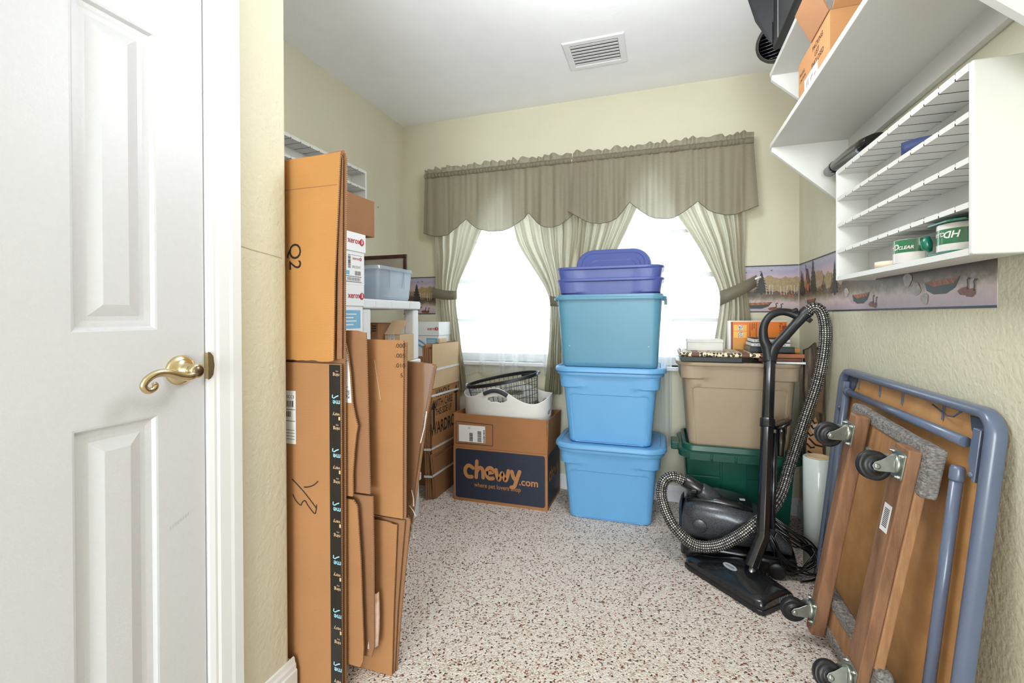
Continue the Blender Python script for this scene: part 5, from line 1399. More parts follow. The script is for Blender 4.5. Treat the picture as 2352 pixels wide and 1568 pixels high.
G().box((-.014, -.012, -.008), (.014, .012, .008), M=Matrix.Translation((.575, 2.346, 1.113)) @ Matrix.Rotation(-.5, 4, 'Y')).obj('slide_switch', M_gloss, hnd, bevel=.004)
G().box((-.010, -.008, -.010), (.010, .008, .010), M=Matrix.Translation((.632, 2.338, 1.070)) @ Matrix.Rotation(.7, 4, 'Y')).obj('release_button', M_gloss, hnd, bevel=.003)
# dusting brush clipped to the wand
bt = wa.lerp(wb, .56) + Vector((.058, .02, -.02))
tool = G().lathe([(.0135, -.085), (.0155, -.083), (.0165, -.035), (.0185, -.032), (.0185, .01), (.021, .012), (.022, .045)], bt, wd, 20).obj('brush_tool', M_gloss, t)
fl = bt + wd * .052
ax = (wd + Vector((-.25, -.2, 0))).normalized()
G().lathe([(.022, -.012), (.043, -.004), (.045, .003), (.040, .007), (.0, .008)], fl, (Vector((-.45, -.05, .9))).normalized(), 28, cap0=False, cap1=False).obj('brush_rim', M_gloss, tool)
g = G()
rnd = random.Random(5)
bd = Vector((-.45, -.05, .9)).normalized(); b1 = bd.cross(Vector((0, 1, 0))).normalized(); b2 = bd.cross(b1)
for k in range(70):
    a = 2 * PI * k / 70; p = fl + (b1 * math.cos(a) + b2 * math.sin(a)) * .034 + bd * .006
    q = p + bd * .02 + (b1 * math.cos(a) + b2 * math.sin(a)) * rnd.uniform(.004, .014)
    g.tube([p, q], .0006, 3)
br = g.obj('bristles', mat('brown_bristle', '6A5242', .8), tool); br['kind'] = 'stuff'
# power head
Uh = Vector((.695, -.719, 0)).normalized(); Wh = Vector((.719, .695, 0)).normalized(); Oh = Vector((.092, 2.100, .0))
def HP(u, w, z): return Oh + Uh * u + Wh * w + Vector((0, 0, z))
secs = []
for u, w0, dp, hf, hm in ((0, .022, .045, .030, .040), (.008, .008, .062, .036, .048), (.03, .002, .085, .040, .056), (.09, 0, .125, .042, .066), (.14, 0, .165, .043, .082), (.18, 0, .178, .043, .092), (.225, 0, .178, .043, .090), (.265, 0, .178, .043, .076), (.32, 0, .182, .042, .066), (.352, .002, .182, .041, .058), (.364, .008, .178, .036, .050), (.367, .016, .170, .032, .044)):
    e = w0 + dp
    prof = [(w0, .006), (w0 - .001, .016), (w0, .026), (w0 + .001, hf), (w0 + .014, hf + .009), (lerp(w0, e, .35), lerp(hf + .012, hm, .55)), (lerp(w0, e, .62), hm), (lerp(w0, e, .84), hm * .95), (lerp(w0, e, .96), hm * .74), (e, hm * .45), (e, .006)]
    secs.append([HP(u, w, z) for w, z in prof])
head = smooth_by_angle(G().loft(secs, 0, True).obj('power_head', mat('glossy_speckled_black', '1E2024', .2, .2, var=.3, vscale=300, detail=1, coat=.4), t), 50)
sk = []
for u, w0, dp in ((-.003, .02, .05), (.006, .004, .068), (.03, -.003, .09), (.352, -.003, .188), (.366, .004, .182), (.370, .016, .168)):
    sk.append([HP(u, w, z) for w, z in ((w0, .002), (w0 - .002, .018), (w0, .021), (w0 + dp, .021), (w0 + dp + .002, .018), (w0 + dp, .002))])
G().loft(sk, 0, False).obj('bumper', M_rub, head, bevel=.002)
bc = HP(.185, .062, .0772); bn = (HP(.185, .062, .0772) - HP(.185, .10, .02)).normalized(); bn = Vector((-.32, -.30, .9)).normalized()
bu = Uh - bn * Uh.dot(bn); bu.normalize(); bv = bn.cross(bu)
G().prism([(.031 * math.cos(a), .012 * math.sin(a)) for a in [2 * PI * k / 28 for k in range(28)]], .003, bc - bn * .0005, bu, bv).obj('badge', mat('silver_badge', 'B9BCC0', .3, .4), head)
text(head, 'KENMORE', .0085, bc + bn * .0028 - bv * .003, bu, bv, M_ink, align='CENTER', lift=.0004)
G().lathe([(.0022, 0), (.0022, .002), (0, .003)], HP(.125, .125, .066), (0, 0, 1), 8, cap0=False, cap1=False).obj('indicator_light', mat('red_lens', 'C02030', .2), head)
for k in range(6):
    G().box((-.0012, 0, -.009), (.0012, .003, .009), M=Matrix.Translation(HP(.3685, .10 + .009 * k, .034)) @ Matrix.Rotation(math.radians(44), 4, 'Z')).obj('vent_slot', mat('grey_vent', '8A8C90', .4), head)
# flex bundled behind the wand
rnd = random.Random(11); pts = []
top = Vector((.418, 2.135, .262)); low = Vector((.585, 2.130, .058))
for k in range(9):
    j = lambda s: Vector((rnd.uniform(-s, s), rnd.uniform(-s, s), rnd.uniform(-s, s)))
    q = .02 * (k - 4)
    pts += [top + j(.012) + Vector((0, .012 * (k % 3), -.014 * (k % 4))), Vector((.505, 2.112 + .01 * (k % 3), .215 - .016 * (k % 5))) + j(.01), Vector((.583 + .004 * (k % 3), 2.135, .145 - .012 * (k % 4))) + j(.008), low + j(.022) + Vector((0, 0, .01 * (k % 3))), Vector((.505, 2.118, .030 + .016 * (k % 4))) + j(.012), Vector((.445, 2.118, .125 + .012 * (k % 4))) + j(.012)]
pts = [Vector((p.x, p.y, max(p.z, .008))) for p in pts]
pts += [Vector((.47, 2.13, .20)), Vector((.56, 2.155, .175)), Vector((.615, 2.165, .12)), Vector((.63, 2.160, .05)), Vector((.60, 2.15, .009)), Vector((.54, 2.115, .007))]
G().tube(spline(pts, 6), .0036, 7).obj('power_cord', M_gloss, t)
# ------------------------------------------------------------------ flattened cartons in the recess
X3 = Vector((1, 0, 0)); Z3 = Vector((0, 0, 1))
def sheet(name, pts, y, th, parent, m=None, lean=0.0, edge=M_edge, ydx=0.0):
    """upright board: outline in (x,z), front face at y, leaning by lean (dy per dz), ydx = dy per dx"""
    g = G(); n = len(pts)
    P = [Vector((a, y + b * lean + (a + .87) * ydx, b)) for a, b in pts]; Q = [p + Vector((0, th, 0)) for p in P]
    g.add(P + Q, [tuple(range(n)), tuple(range(2 * n - 1, n - 1, -1))], 0)
    o = len(g.v) - 2 * n
    for i in range(n):
        j = (i + 1) % n; g.f.append((o + i, o + n + i, o + n + j, o + j)); g.mi.append(1); g.sm.append(False)
    return g.obj(name, [m or M_card, edge], parent)
# A: the tall one with the black printed tape
XA0 = -1.52
t = thing('flattened_carton', 'tallest flattened carton marked Q2, with black printed tape, beside the wall corner', 'cardboard', (-1.1, 1.09, 0))
fp = sheet('front_panel', [(XA0, .002), (-.871, .002), (-.869, .5), (-.868, .958), (XA0, .962)], 1.080, .005, t)
def torn(x0, x1, z, n, amp, sd):
    rnd = random.Random(sd); return [(lerp(x0, x1, k / n), z + rnd.uniform(-amp, amp)) for k in range(n + 1)]
tf = sheet('top_flap', torn(XA0, -.888, .966, 40, .0022, 3) + [(-.882, 1.2), (-.861, 1.552), (-.857, 1.562), (-.875, 1.560), (-1.2, 1.556), (XA0, 1.556)], 1.073, .005, t, M_card_o, lean=0)
bp_ = sheet('back_panel', [(XA0, .0), (-.872, .0), (-.868, .9), (-.8655, 1.2), (-.858, 1.553), (-.866, 1.575), (-1.0, 1.566), (XA0, 1.56)], 1.097, .005, t, M_card_d)
sheet('side_fold', [(-.886, .972), (-.870, .972), (-.8625, 1.545), (-.868, 1.558), (-.874, 1.545)], 1.0855, .003, t, M_card_d)
G().box((XA0, 1.0725, 1.468), (-.872, 1.0732, 1.470)).obj('crease', M_card_d, t)
text(tf, 'Q', .062, (-1.042, 1.073, 1.312), (0, 0, -1), (1, 0, 0), M_ink, lift=.0008, spacing=1)
text(tf, '2', .062, (-1.042, 1.073, 1.262), (0, 0, -1), (1, 0, 0), M_ink, lift=.0008)
for pts in ([(-1.044, .611), (-1.0, .577), (-.955, .534)], [(-1.001, .592), (-.985, .594), (-.965, .602), (-.949, .615)], [(-1.042, .566), (-1.03, .548), (-1.013, .537), (-1.007, .546), (-.997, .552), (-.985, .538), (-.963, .519), (-.957, .53), (-.955, .546)]):
    sp_ = [(p.x, p.y) for p in spline([(a, b, 0) for a, b in pts], 6)]
    stroke(fp, 'marker_scrawl', M_ink, sp_, .0032, (0, 1.080, 0), X3, Z3, .0008)
tape = quad(fp, 'black_tape', mat('black_printed_tape', '24211F', .25, var=.1, vscale=30, stretch=(60, 1, 1)), (-.908, 1.080, .004), X3, Z3, .0385, .952, .0006)
Mlb = mat('tape_light_blue', '9FD6EA', .4); Mbg = mat('tape_beige', 'D8B890', .5)
k = 0; z = .90
rowz = .925
while rowz > .03:
    ph = k % 4
    if ph == 0:
        text(tape, 'ning', .014, (-.872, 1.080, rowz + .006), (-1, 0, 0), (0, 0, -1), Mbg, lift=.0012, bold=.01)
        text(tape, 'ship', .006, (-.876, 1.080, rowz + .014), (-1, 0, 0), (0, 0, -1), Mbg, lift=.0012)
    elif ph == 1:
        g = G(); c = Vector((-.872, 1.0792, rowz)); g.add([c + X3 * (.007 * math.cos(a)) + Z3 * (.007 * math.sin(a)) for a in [PI / 2 + PI * q / 10 for q in range(11)]], [tuple(range(11))]); g.obj('tape_icon', Mbg, tape, fix=False)
    elif ph == 2:
        stroke(tape, 'tape_arrow', Mlb, [(-.896, rowz + .022), (-.897, rowz + .014), (-.892, rowz + .012), (-.884, rowz + .017), (-.876, rowz + .020)], .0032, (0, 1.080, 0), X3, Z3, .0012)
        text(tape, 'me', .021, (-.870, 1.080, rowz + .006), (-1, 0, 0), (0, 0, -1), Mlb, lift=.0012, bold=.015)
    else:
        text(tape, 'very', .014, (-.872, 1.080, rowz + .008), (-1, 0, 0), (0, 0, -1), Mbg, lift=.0012, bold=.01)
        quad(tape, 'tape_icon', Mbg, (-.876, 1.080, rowz - .012), X3, Z3, .0055, .010, .0012)
    rowz -= .0385; k += 1
lab = quad(fp, 'shipping_label', M_paper, (-1.13, 1.080, .716), X3, Z3, .101, .158, .0007)
barcode(lab, -1.12, .826, .084, .018, (0, 1.080, 0), X3, seed=8, lift=.0013)
barcode(lab, -1.12, .796, .075, .017, (0, 1.080, 0), X3, seed=9, lift=.0013)
for zz in (.818, .784): stroke(lab, 'print_line', M_ink, [(-1.128, zz), (-1.031, zz)], .0016, (0, 1.080, 0), X3, Z3, .0013)
for i in range(4): stroke(lab, 'print_line', mat('grey_print', '8A8A8A', .7), [(-1.12, .757 - .009 * i), (-1.033, .757 - .009 * i)], .002, (0, 1.080, 0), X3, Z3, .0013)
text(lab, 'SCC3', .012, (-1.062, 1.080, .852), X3, Z3, M_ink, lift=.0014)
# B: next one, with a curling front flap
t = thing('flattened_carton', 'flattened carton with curling flap and half-hidden label, second in the row', 'cardboard', (-1.1, 1.13, 0))
sheet('back_panel', [(XA0, .57), (-.812, .572), (-.818, .85), (-.823, 1.046), (-.86, 1.053), (XA0, 1.053)], 1.135, .005, t, M_card_d)
lowb = sheet('bottom_flap', [(XA0, .085), (-.815, .085), (-.806, .12), (-.806, .40), (-.808, .562), (XA0, .562)], 1.142, .005, t, M_card_d)
out = [(XA0, .568), (-.856, .568), (-.8555, .64), (-.850, .70), (-.843, .752), (-.838, .775), (-.846, .80), (-.855, .84), (-.862, .93), (-.870, .985), (-.882, 1.028), (-.9, 1.034), (XA0, 1.034)]
fl_ = sheet('front_flap', out, 1.1135, .005, t, M_card)
sheet('front_bottom_flap', [(XA0, .072), (-.836, .07), (-.826, .09), (-.824, .13), (-.832, .38), (-.843, .54), (-.858, .558), (XA0, .556)], 1.116, .005, t, M_card)
lab = sheet('shipping_label', [(-.93, .842), (-.858, .842), (-.864, .93), (-.872, .985), (-.884, 1.020), (-.93, 1.02)], 1.1128, .0004, fl_, M_paper, edge=M_paper)
quad(lab, 'print_block', mat('grey_code_print', '6A6A6E', .7, col2='E0E0E0', vscale=300, detail=0), (-.886, 1.1128, .855), X3, Z3, .022, .024, .0006)
barcode(lab, -.895, .985, .018, .022, (0, 1.1128, 0), X3, seed=12, lift=.0006)
for zz in (.965, .888): stroke(lab, 'print_line', M_ink, [(-.92, zz), (-.868, zz)], .0012, (0, 1.1128, 0), X3, Z3, .0007)
g = G().grid(lambda u, v: Vector((lerp(-.848, -.806, u) + .004 * math.sin(v * 3), 1.168 - .02 * math.sin(PI * u) - .006 * v, lerp(.27, .108, v) - .006 * math.sin(u * 9) * (1 - v))), 10, 12)
o = g.obj('torn_paper', mat('stained_white_paper', 'EFE8E2', .6, col2='C89878', vscale=18, detail=6), t, fix=False)
o.modifiers.new('sheet', 'SOLIDIFY').thickness = .0008
# C: plain one with printed numbers and a fanned lower edge
t = thing('flattened_carton', 'flattened carton printed with small decimal numbers, third in the row', 'cardboard', (-1.1, 1.2, 0))
fc_ = sheet('front_panel', [(XA0, .492), (-.737, .486), (-.735, .75), (-.731, 1.022), (XA0, 1.034)], 1.190, .005, t, M_card)
sheet('back_panel', [(XA0, .488), (-.7315, .484), (-.729, .75), (-.725, 1.016), (XA0, 1.03)], 1.1985, .005, t, M_card_d)
sheet('bottom_flap', [(XA0, .001), (-.779, .001), (-.772, .2), (-.758, .464), (-.80, .470), (XA0, .478)], 1.192, .005, t, M_card)
sheet('bottom_flap', [(XA0, .001), (-.7775, .001), (-.765, .2), (-.738, .474), (XA0, .480)], 1.203, .005, t, M_card_d)
sheet('bottom_flap', [(XA0, .001), (-.776, .001), (-.757, .2), (-.726, .470), (-.730, .478), (XA0, .482)], 1.214, .005, t, M_card_d)
for s_, zz in (('.000', 1.000), ('.005', .970), ('.010', .9405), ('   5', .911)):
    text(fc_, s_, .018, (-.760, 1.190, zz), X3, Z3, M_ink, lift=.0008, sx=1.15)
stroke(fc_, 'scratch', M_card_t, [(-.832, .96), (-.822, .90), (-.812, .84)], .0022, (0, 1.190, 0), X3, Z3, .0006)
# D: shrink-wrapped one, leaning out to the right
t = thing('flattened_carton', 'shrink-wrapped flattened carton leaning outward, last in the row', 'cardboard', (-1.1, 1.265, 0))
dpts = [(XA0, .002), (-.85, .002), (-.752, .455), (-.732, .58), (-.700, .78), (-.667, .938), (-.672, .946), (-.70, .948), (-.80, .955), (XA0, .965)]
sheet('front_panel', dpts, 1.255, .005, t, M_card_d)
sheet('back_panel', [(a + (.006 if a > XA0 else 0), b) for a, b in dpts], 1.264, .006, t, M_card_d)
M_wrap, nt, b = nodes_of('clear_stretch_film'); nt.nodes.remove(b)
tr = nt.nodes.new('ShaderNodeBsdfTransparent'); gl = nt.nodes.new('ShaderNodeBsdfGlossy'); gl.inputs['Roughness'].default_value = .18; mx = nt.nodes.new('ShaderNodeMixShader')
wv = nt.nodes.new('ShaderNodeTexNoise'); wv.inputs['Scale'].default_value = 14; tcn = nt.nodes.new('ShaderNodeTexCoord'); nt.links.new(tcn.outputs['Object'], wv.inputs['Vector'])
bpn = nt.nodes.new('ShaderNodeBump'); bpn.inputs['Strength'].default_value = .5; nt.links.new(wv.outputs['Fac'], bpn.inputs['Height']); nt.links.new(bpn.outputs['Normal'], gl.inputs['Normal'])
mx.inputs[0].default_value = .12; nt.links.new(tr.outputs[0], mx.inputs[1]); nt.links.new(gl.outputs[0], mx.inputs[2]); nt.links.new(mx.outputs[0], nt.nodes['Material Output'].inputs['Surface'])
sheet('stretch_film', [(-1.2, .30), (-.779, .325), (-.746, .46), (-.725, .58), (-.692, .78), (-.660, .942), (-.70, .952), (-1.2, .965)], 1.2525, .0006, t, M_wrap, edge=M_wrap)
M_film2 = mat('bunched_stretch_film', 'D8D8D4', .15, var=.1, vscale=40, coat=.5)
for k, (x0, z0, x1, z1) in enumerate(((-.755, .47, -.735, .40), (-.750, .50, -.728, .47), (-.762, .44, -.742, .40), (-.742, .55, -.735, .50), (-.77, .47, -.755, .43), (-.71, .70, -.688, .80))):
    stroke(t, 'film_fold', M_film2, [(x0, z0), ((x0 + x1) / 2 + .003, (z0 + z1) / 2), (x1, z1)], .0035, (0, 1.2520, 0), X3, Z3, .001)

# ------------------------------------------------------------------ white paper cartons
M_xr = mat('red_print', 'C03040', .5); M_xb = mat('sky_blue_print', '7FB8DA', .5); M_gp = mat('grey_print', '8A8A8A', .7)
def paper_carton(label, x0, x1, y0, y1, z0, z1, lidh, group, face):
    t = thing('paper_carton', label, 'carton', ((x0 + x1) / 2, (y0 + y1) / 2, z0), 0, group)
    zl = z1 - lidh; e = .003
    G().box((x0 + e, y0 + e, z0), (x1 - e, y1 - e, zl + .02)).obj('carton_body', M_card_w, t, bevel=.0015)
    g = G(); 
    for lo, hi in (((x0 - .001, y0 - .001, zl), (x0 + e - .0004, y1 + .001, z1)), ((x1 - e + .0004, y0 - .001, zl), (x1 + .001, y1 + .001, z1)), ((x0 + e, y0 - .001, zl), (x1 - e, y0 + e - .0004, z1)), ((x0 + e, y1 - e + .0004, zl), (x1 - e, y1 + .001, z1)), ((x0 + e, y0 + e, z1 - .004), (x1 - e, y1 - e, z1))): g.box(lo, hi)
    lid = g.obj('carton_lid', M_card_w, t)
    return t, lid
def ball(parent, c, r, U, V):
    U = Vector(U); V = Vector(V); N = U.cross(V)
    g = G(); g.add([Vector(c) + N * .0022 + U * (r * math.cos(a)) + V * (r * math.sin(a)) for a in [2 * PI * k / 24 for k in range(24)]], [tuple(range(24))]); g.obj('red_ball_print', M_xr, parent, fix=False)
    for s in (1, -1):
        pts = [(s * r * .1, r * .75), (s * r * -.25, r * .1), (s * r * .35, -r * .5)]
        stroke(parent, 'ball_band', M_paper, pts, r * .2, c, U, V, .0028)
XF = -1.22; Y3 = Vector((0, 1, 0))
cy0x, cy1x = 1.300, 1.681
tx1, lid1 = paper_carton('white lidded paper carton with red lettering, topmost under the brown carton', -1.49, XF, cy0x, cy1x, 1.2285, 1.447, .078, 'white paper cartons', None)
tx2, lid2 = paper_carton('white lidded paper carton with red lettering, under the topmost one', -1.49, XF, cy0x, cy1x - .012, 1.0095, 1.2275, .088, 'white paper cartons', None)
def xword(parent, y, z, size, xf): text(parent, 'xerox', size, (xf, y, z), Y3, Z3, M_xr, lift=.0018, bold=.012)
xl = XF + .001
xword(lid1, 1.562, 1.402, .034, xl); ball(lid1, (xl, 1.654, 1.411), .0145, Y3, Z3)
xword(lid2, 1.562, 1.172, .034, xl); ball(lid2, (xl, 1.653, 1.181), .0145, Y3, Z3)
xf = XF - .003
tl = quad(tx1, 'end_label', M_paper, (xf, 1.50, 1.237), Y3, Z3, .165, .118, .001)
text(tl, 'xerox', .018, (xf, 1.596, 1.333), Y3, Z3, M_xr, lift=.0022, bold=.01); ball(tl, (xf, 1.650, 1.338), .0078, Y3, Z3)
barcode(tl, 1.568, 1.296, .016, .056, (xf, 0, 0), Y3, seed=21, vert=True, lift=.0018)
text(tl, '3R02047', .0165, (xf, 1.592, 1.297), Y3, Z3, M_gp, lift=.002)
quad(tl, 'blue_block', M_xb, (xf, 1.535, 1.268), Y3, Z3, .042, .017, .0018)
barcode(tl, 1.612, 1.268, .038, .018, (xf, 0, 0), Y3, seed=22, lift=.0018, m=M_gp)
stroke(tl, 'print_frame', M_ink, [(1.552, 1.262), (1.655, 1.262)], .002, (xf, 0, 0), Y3, Z3, .0018); stroke(tl, 'print_frame', M_ink, [(1.552, 1.240), (1.655, 1.240)], .002, (xf, 0, 0), Y3, Z3, .0018)
barcode(tl, 1.562, 1.2445, .085, .013, (xf, 0, 0), Y3, seed=23, lift=.0018, m=M_gp)
stroke(tl, 'print_line', M_ink, [(1.588, 1.352), (1.66, 1.352)], .0012, (xf, 0, 0), Y3, Z3, .0018)
bb = quad(tx2, 'blue_block', M_xb, (xf, 1.49, 1.045), Y3, Z3, .158, .076, .001)
for i in range(4): stroke(bb, 'print_line', M_paper, [(1.505, 1.104 - .0145 * i), (1.62 - .02 * (i % 2), 1.104 - .0145 * i)], .005, (xf, 0, 0), Y3, Z3, .0018)
def plain_carton(label, x0, x1, y0, y1, z0, z1, m, name='moving_carton'):
    t = thing(name, label, 'carton', ((x0 + x1) / 2, (y0 + y1) / 2, z0))
    G().box((x0, y0, z0), (x1, y1, z1)).obj('carton_body', m, t, bevel=.0025)
    G().box((x0 + .002, (y0 + y1) / 2 - .024, z1 - .0002), (x1 - .002, (y0 + y1) / 2 + .024, z1 + .0003)).obj('packing_tape', mat('tan_tape', 'B8905C', .25), t)
    return t
plain_carton('brown carton on top of the white paper cartons', -1.52, XF - .001, 1.285, 1.752, 1.4475, 1.609, M_card_d)
plain_carton('brown carton supporting the white paper cartons', -1.49, XF, 1.300, 1.675, .505, 1.009, M_card)
plain_carton('brown carton on the floor below the white paper cartons', -1.49, XF, 1.300, 1.675, 0, .5045, M_card)
tx3, lid3 = paper_carton('white paper carton in the far corner beside the curtain', -1.63, -1.343, 2.605, 2.770, .835, 1.056, .085, 'white paper cartons', None)
text(lid3, 'xerox', .030, (-1.424, 2.604, 1.005), X3, Z3, M_xr, lift=.0012, bold=.012); ball(lid3, (-1.357, 2.604, 1.014), .0115, X3, Z3)
text(lid3, 'ity', .042, (-1.535, 2.604, 1.0), X3, Z3, M_xb, lift=.0012, shear=.3)
bb = quad(tx3, 'blue_block', M_xb, (-1.432, 2.608, .885), X3, Z3, .078, .068, .0008)
for i in range(3): stroke(bb, 'print_line', M_paper, [(-1.425, .94 - .012 * i), (-1.37, .94 - .012 * i)], .004, (0, 2.608, 0), X3, Z3, .0016)
for i in range(2):
    stroke(tx3, 'blue_swoosh', M_xb, [(p.x, p.y) for p in spline([(-1.6, .955 - .03 * i, 0), (-1.53, .95 - .03 * i, 0), (-1.47, .93 - .03 * i, 0), (-1.43, .90 - .03 * i, 0)], 6)], .012, (0, 2.608, 0), X3, Z3, .0008)
plain_carton('brown carton under the far-corner white paper carton', -1.63, -1.343, 2.605, 2.770, 0, .8345, M_card)

# ------------------------------------------------------------------ white resin shelf unit
t = thing('shelf_unit', 'white plastic shelf unit beside the white paper cartons', 'shelf', (-1.46, 1.96, 0))
M_resin = mat('white_resin', 'E4E6E8', .45, var=.01)
sx0, sx1, sy0, sy1 = -1.66, -1.250, 1.715, 2.215
for zt in (1.174, .862, .55, .24):
    sb = G().box((sx0, sy0, zt - .044), (sx1, sy1, zt)).obj('shelf_tray', M_resin, t, bevel=.008, seg=3)
    if zt > 1.1:
        for ya in (1.80, 1.93, 2.10):
            G().box((sx1 - .0005, ya, zt - .036), (sx1 + .0015, ya + .004, zt - .008)).obj('tray_rib', M_resin, sb)
for xx in (sx0 + .01, sx1 - .068):
    for yy in (sy0 + .008, sy1 - .062):
        for za, zb in ((0, .196), (.2402, .506), (.5502, .818), (.8622, 1.130)):
            G().box((xx, yy, za), (xx + .058, yy + .054, zb)).obj('post', M_resin, t, bevel=.008, seg=3)
def clear_mat():
    m, nt, b = nodes_of('clear_frosted_plastic'); nt.nodes.remove(b); N = nt.nodes.new; L = nt.links.new
    tr = N('ShaderNodeBsdfTransparent'); tr.inputs['Color'].default_value = (.93, .96, .99, 1); df = N('ShaderNodeBsdfTranslucent'); df.inputs['Color'].default_value = hexc('DCE6F0'); d2 = N('ShaderNodeBsdfDiffuse'); d2.inputs['Color'].default_value = hexc('DCE6F0'); gl = N('ShaderNodeBsdfGlossy'); gl.inputs['Roughness'].default_value = .12
    a = N('ShaderNodeMixShader'); a.inputs[0].default_value = .5; L(df.outputs[0], a.inputs[1]); L(d2.outputs[0], a.inputs[2])
    b2 = N('ShaderNodeMixShader'); b2.inputs[0].default_value = .5; L(tr.outputs[0], b2.inputs[1]); L(a.outputs[0], b2.inputs[2])
    c = N('ShaderNodeMixShader'); c.inputs[0].default_value = .08; L(b2.outputs[0], c.inputs[1]); L(gl.outputs[0], c.inputs[2]); L(c.outputs[0], nt.nodes['Material Output'].inputs['Surface'])
    return m
M_clear = clear_mat()
tb = thing('clear_bin', 'clear plastic bin of small items on the white shelf unit', 'storage bin', (-1.405, 1.985, 1.1745))
g = tote_body(.138, .142, .150, .155, .150, .02, collar=.0, rim=.010, rimh=.007, thick=.002, floor_z=.004)
smooth_by_angle(g.obj('tub', M_clear, tb, local=True))
for y_ in (-.06, .07):
    G().box((.149, y_ - .004, .06), (.155, y_ + .004, .148)).obj('rib', M_clear, tb, local=True, bevel=.002)
tag(G().box((-1.50, 1.88, 1.225), (-1.33, 2.08, 1.29)).obj('blue_pouch', mat('blue_cloth', '8FB0D8', .8), bevel=.02, seg=3), 'pale blue folded cloth inside the clear bin', 'cloth')
rnd = random.Random(4)
tag(G().tube(spline([(-1.46 + .09 * math.cos(a * 1.7) * rnd.uniform(.6, 1), 1.93 + .035 * math.sin(a * 2.3), 1.188 + .012 * (i % 3)) for i, a in enumerate([.6 * k for k in range(22)])], 5), .005, 7).obj('coiled_cable', M_gloss), 'black cable coiled in the clear bin', 'cable')
t = thing('scissors', 'small silver pliers leaning in the clear bin', 'tool', (-1.34, 1.875, 1.18))
for s in (-1, 1):
    G().tube([(-1.345 + s * .003, 1.862, 1.235), (-1.325, 1.868, 1.21), (-1.300 - s * .006, 1.875, 1.186)], [.004, .006, .004], 8).obj('arm', M_zinc, t)
# dark framed picture standing behind the bin
t = thing('picture_frame', 'dark brown framed picture standing behind the clear bin', 'frame', (-1.44, 2.175, 1.1745))
fx0, fx1, fz0, fz1, fy = -1.60, -1.310, 1.1745, 1.432, 2.165
for a, b2, c_, d_ in ((fx0, fx1, fz1 - .020, fz1), (fx0, fx1, fz0, fz0 + .020), (fx0, fx0 + .020, fz0 + .02, fz1 - .02), (fx1 - .020, fx1, fz0 + .02, fz1 - .02)):
    G().box((a, fy, c_), (b2, fy + .016, d_)).obj('frame_rail', mat('dark_walnut_frame', '3A2420', .35, col2='5A382C', vscale=20), t, bevel=.004)
G().box((fx0 + .02, fy + .006, fz0 + .02), (fx1 - .02, fy + .010, fz1 - .02)).obj('mat_board', mat('taupe_mat_board', 'A89C8A', .8), t)
# cartons on the second tier
t = thing('shelf_carton', 'brown carton with printed arrows on the shelf unit second tier', 'carton', (-1.48, 2.06, .8625))
G().box((-1.64, 1.960, .8625), (-1.350, 2.145, 1.06)).obj('carton_body', M_card_d, t, bevel=.002)
for k in range(5): stroke(t, 'arrow_print', M_ink, [(-1.50 + .022 * k, 1.052), (-1.48 + .022 * k, 1.01)], .006, (0, 1.960, 0), X3, Z3, .0008)
for k in range(3): stroke(t, 'arrow_print', M_ink, [(-1.385, 1.045 - .012 * k), (-1.36, 1.045 - .012 * k)], .005, (0, 1.960, 0), X3, Z3, .0008)
G().prism([(-.05, -.01), (.06, .035), (.055, .055), (-.06, .02)], .0006, (-1.47, 1.9592, 1.02), X3, Z3).obj('tape_label', mat('grey_tape_label', 'C8CCD0', .4, col2='9AA0A6', vscale=80), t)
t = thing('small_carton', 'small tan carton with raised flap on the shelf unit second tier', 'carton', (-1.30, 2.06, .8625))
G().box((-1.342, 2.005, .8625), (-1.252, 2.140, 1.0)).obj('carton_body', M_card_t, t, bevel=.0015)
P = [Vector(p) for p in ((-1.342, 2.005, 1.001), (-1.252, 2.005, 1.001), (-1.225, 2.04, 1.072), (-1.315, 2.04, 1.072))]
n_ = (P[1] - P[0]).cross(P[3] - P[0]).normalized() * .003
G().loft([P, [p + n_ for p in P]], 0, False).obj('flap', M_card_t, t)
G().prism([(0, 0), (.042, .002), (.04, .045), (.002, .04)], .0006, (-1.322, 2.0045, .965), X3, Z3).obj('packing_tape', mat('crinkled_clear_tape', 'E4E6E8', .2, col2='A8A8A8', vscale=120), t)

# ------------------------------------------------------------------ strapped bundle of wardrobe cartons
t = thing('wardrobe_carton_bundle', 'strapped bundle of flattened wardrobe cartons against the left wall', 'cardboard', (-1.31, 2.6, 0))
xw = -1.286
def xsheet(nm, pts, x, th, m, parent=None, edge=M_edge):
    """board facing +x: outline (y,z)"""
    g = G(); n = len(pts); P = [Vector((x, a, b)) for a, b in pts]; Q = [p - Vector((th, 0, 0)) for p in P]
    g.add(P + Q, [tuple(range(n))[::-1], tuple(range(n, 2 * n))], 0); o = len(g.v) - 2 * n
    for i in range(n):
        j = (i + 1) % n; g.f.append((o + i, o + j, o + n + j, o + n + i)); g.mi.append(1); g.sm.append(False)
    return g.obj(nm, [m, edge], parent or t)
ft = xsheet('front_board', [(2.405, .272), (2.795, .272), (2.795, .912), (2.77, .922), (2.412, .925)], xw, .006, M_card)
xsheet('inner_board', [(2.400, .663), (2.797, .66), (2.797, .914), (2.77, .925), (2.405, .928)], xw + .0045, .004, M_card_t)
for k, (yy, zz) in enumerate(((2.395, .90), (2.385, .91), (2.378, .93), (2.368, .92))):
    xsheet('board', [(yy + .03, .002), (2.79, .002), (2.79, zz), (yy, zz)], xw - .0075 - .0095 * k, .006, M_card_d if k % 2 else M_card)
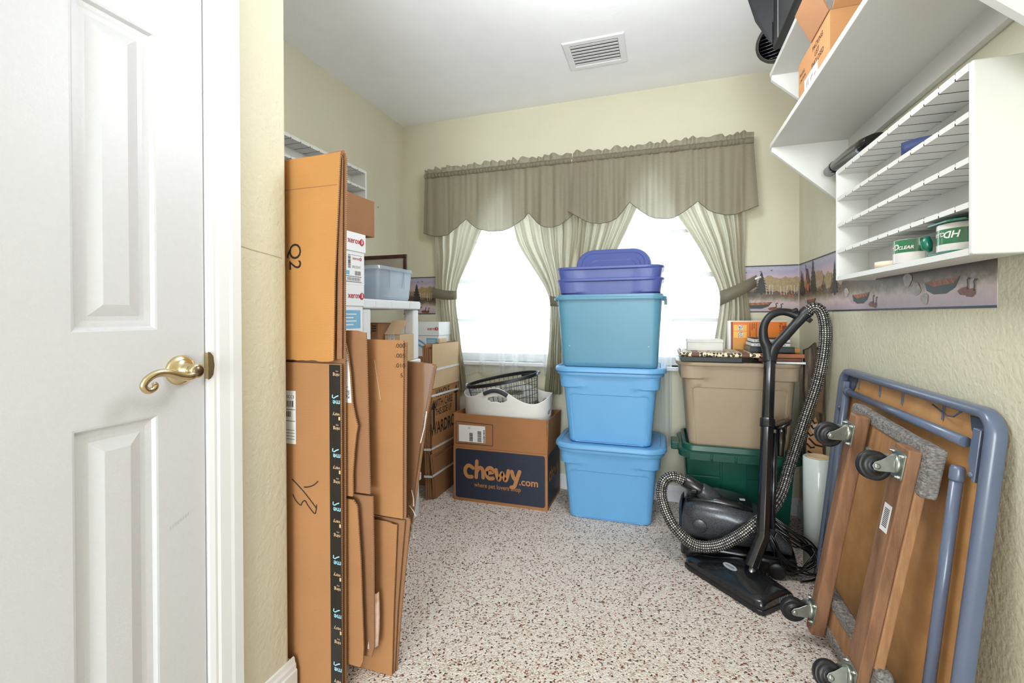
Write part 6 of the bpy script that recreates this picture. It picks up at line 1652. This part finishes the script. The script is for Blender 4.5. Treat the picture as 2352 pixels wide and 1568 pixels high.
xsheet('bottom_flap', [(2.425, .003), (2.79, .003), (2.79, .268), (2.385, .275)], xw + .0005, .005, M_card_d)
xsheet('bottom_flap', [(2.437, .002), (2.79, .002), (2.79, .250), (2.400, .256)], xw + .0070, .005, M_card_d)
def ytext(s, y, z, size, sx=1.0): text(ft, s, size, (xw, y, z), Y3, Z3, M_ink, lift=.0008, bold=.015, sx=sx)
ytext('HANDLE', 2.45, .605, .066, .72); ytext('WITH CARE', 2.425, .545, .066, .72); ytext('THIS SIDE UP', 2.445, .495, .058, .66); ytext('WARDROBE', 2.385, .385, .105, .70)
for yy, za in ((2.415, .42), (2.725, .47)):
    G().prism([(0, 0), (.022, 0), (.022, .12), (.042, .12), (.011, .175), (-.02, .12), (0, .12)], .0004, (xw + .0002, yy, za), Y3, Z3).obj('arrow_print', M_ink, ft)
M_strap = mat('white_strap', 'E6E6E6', .4)
for z0, z1, x_ in ((.773, .773, .0052), (.622, .609, .0012), (.309, .301, .0015), (.150, .140, .0078)):
    P = [Vector((xw + x_, 2.392, z0)), Vector((xw + x_, 2.80, z1))]
    g = G(); a, b2 = P; h = Vector((0, 0, .0065)); e = Vector((.0012, 0, 0))
    g.loft([[a - h, a + h, a + h + e, a - h + e], [b2 - h, b2 + h, b2 + h + e, b2 - h + e]], 0, False)
    a2 = Vector((xw - .045, 2.385, z0 - .004)); f_ = Vector((0, -.0012, 0))
    a3 = Vector((xw + x_ + .0012, 2.385, z0))
    g.loft([[a3 - h, a3 + h, a3 + h + f_, a3 - h + f_], [a2 - h, a2 + h, a2 + h + f_, a2 - h + f_]], 0, False)
    g.obj('strap', M_strap, t)
G().box((xw - .012, 2.50, .926), (xw + .002, 2.60, .958)).obj('carton_handle', M_card_t, t, bevel=.006)
# nail holes left in the walls
for x_, y_, z_ in ((XL, 2.53, 1.80),):
    o = G().lathe([(.004, 0), (.004, .0008), (0, .001)], (x_, y_, z_), (1, 0, 0), 10, cap0=False, cap1=False).obj('nail', M_ink)
    tag(o, 'small dark nail hole in the left wall above the shelf unit', 'nail')
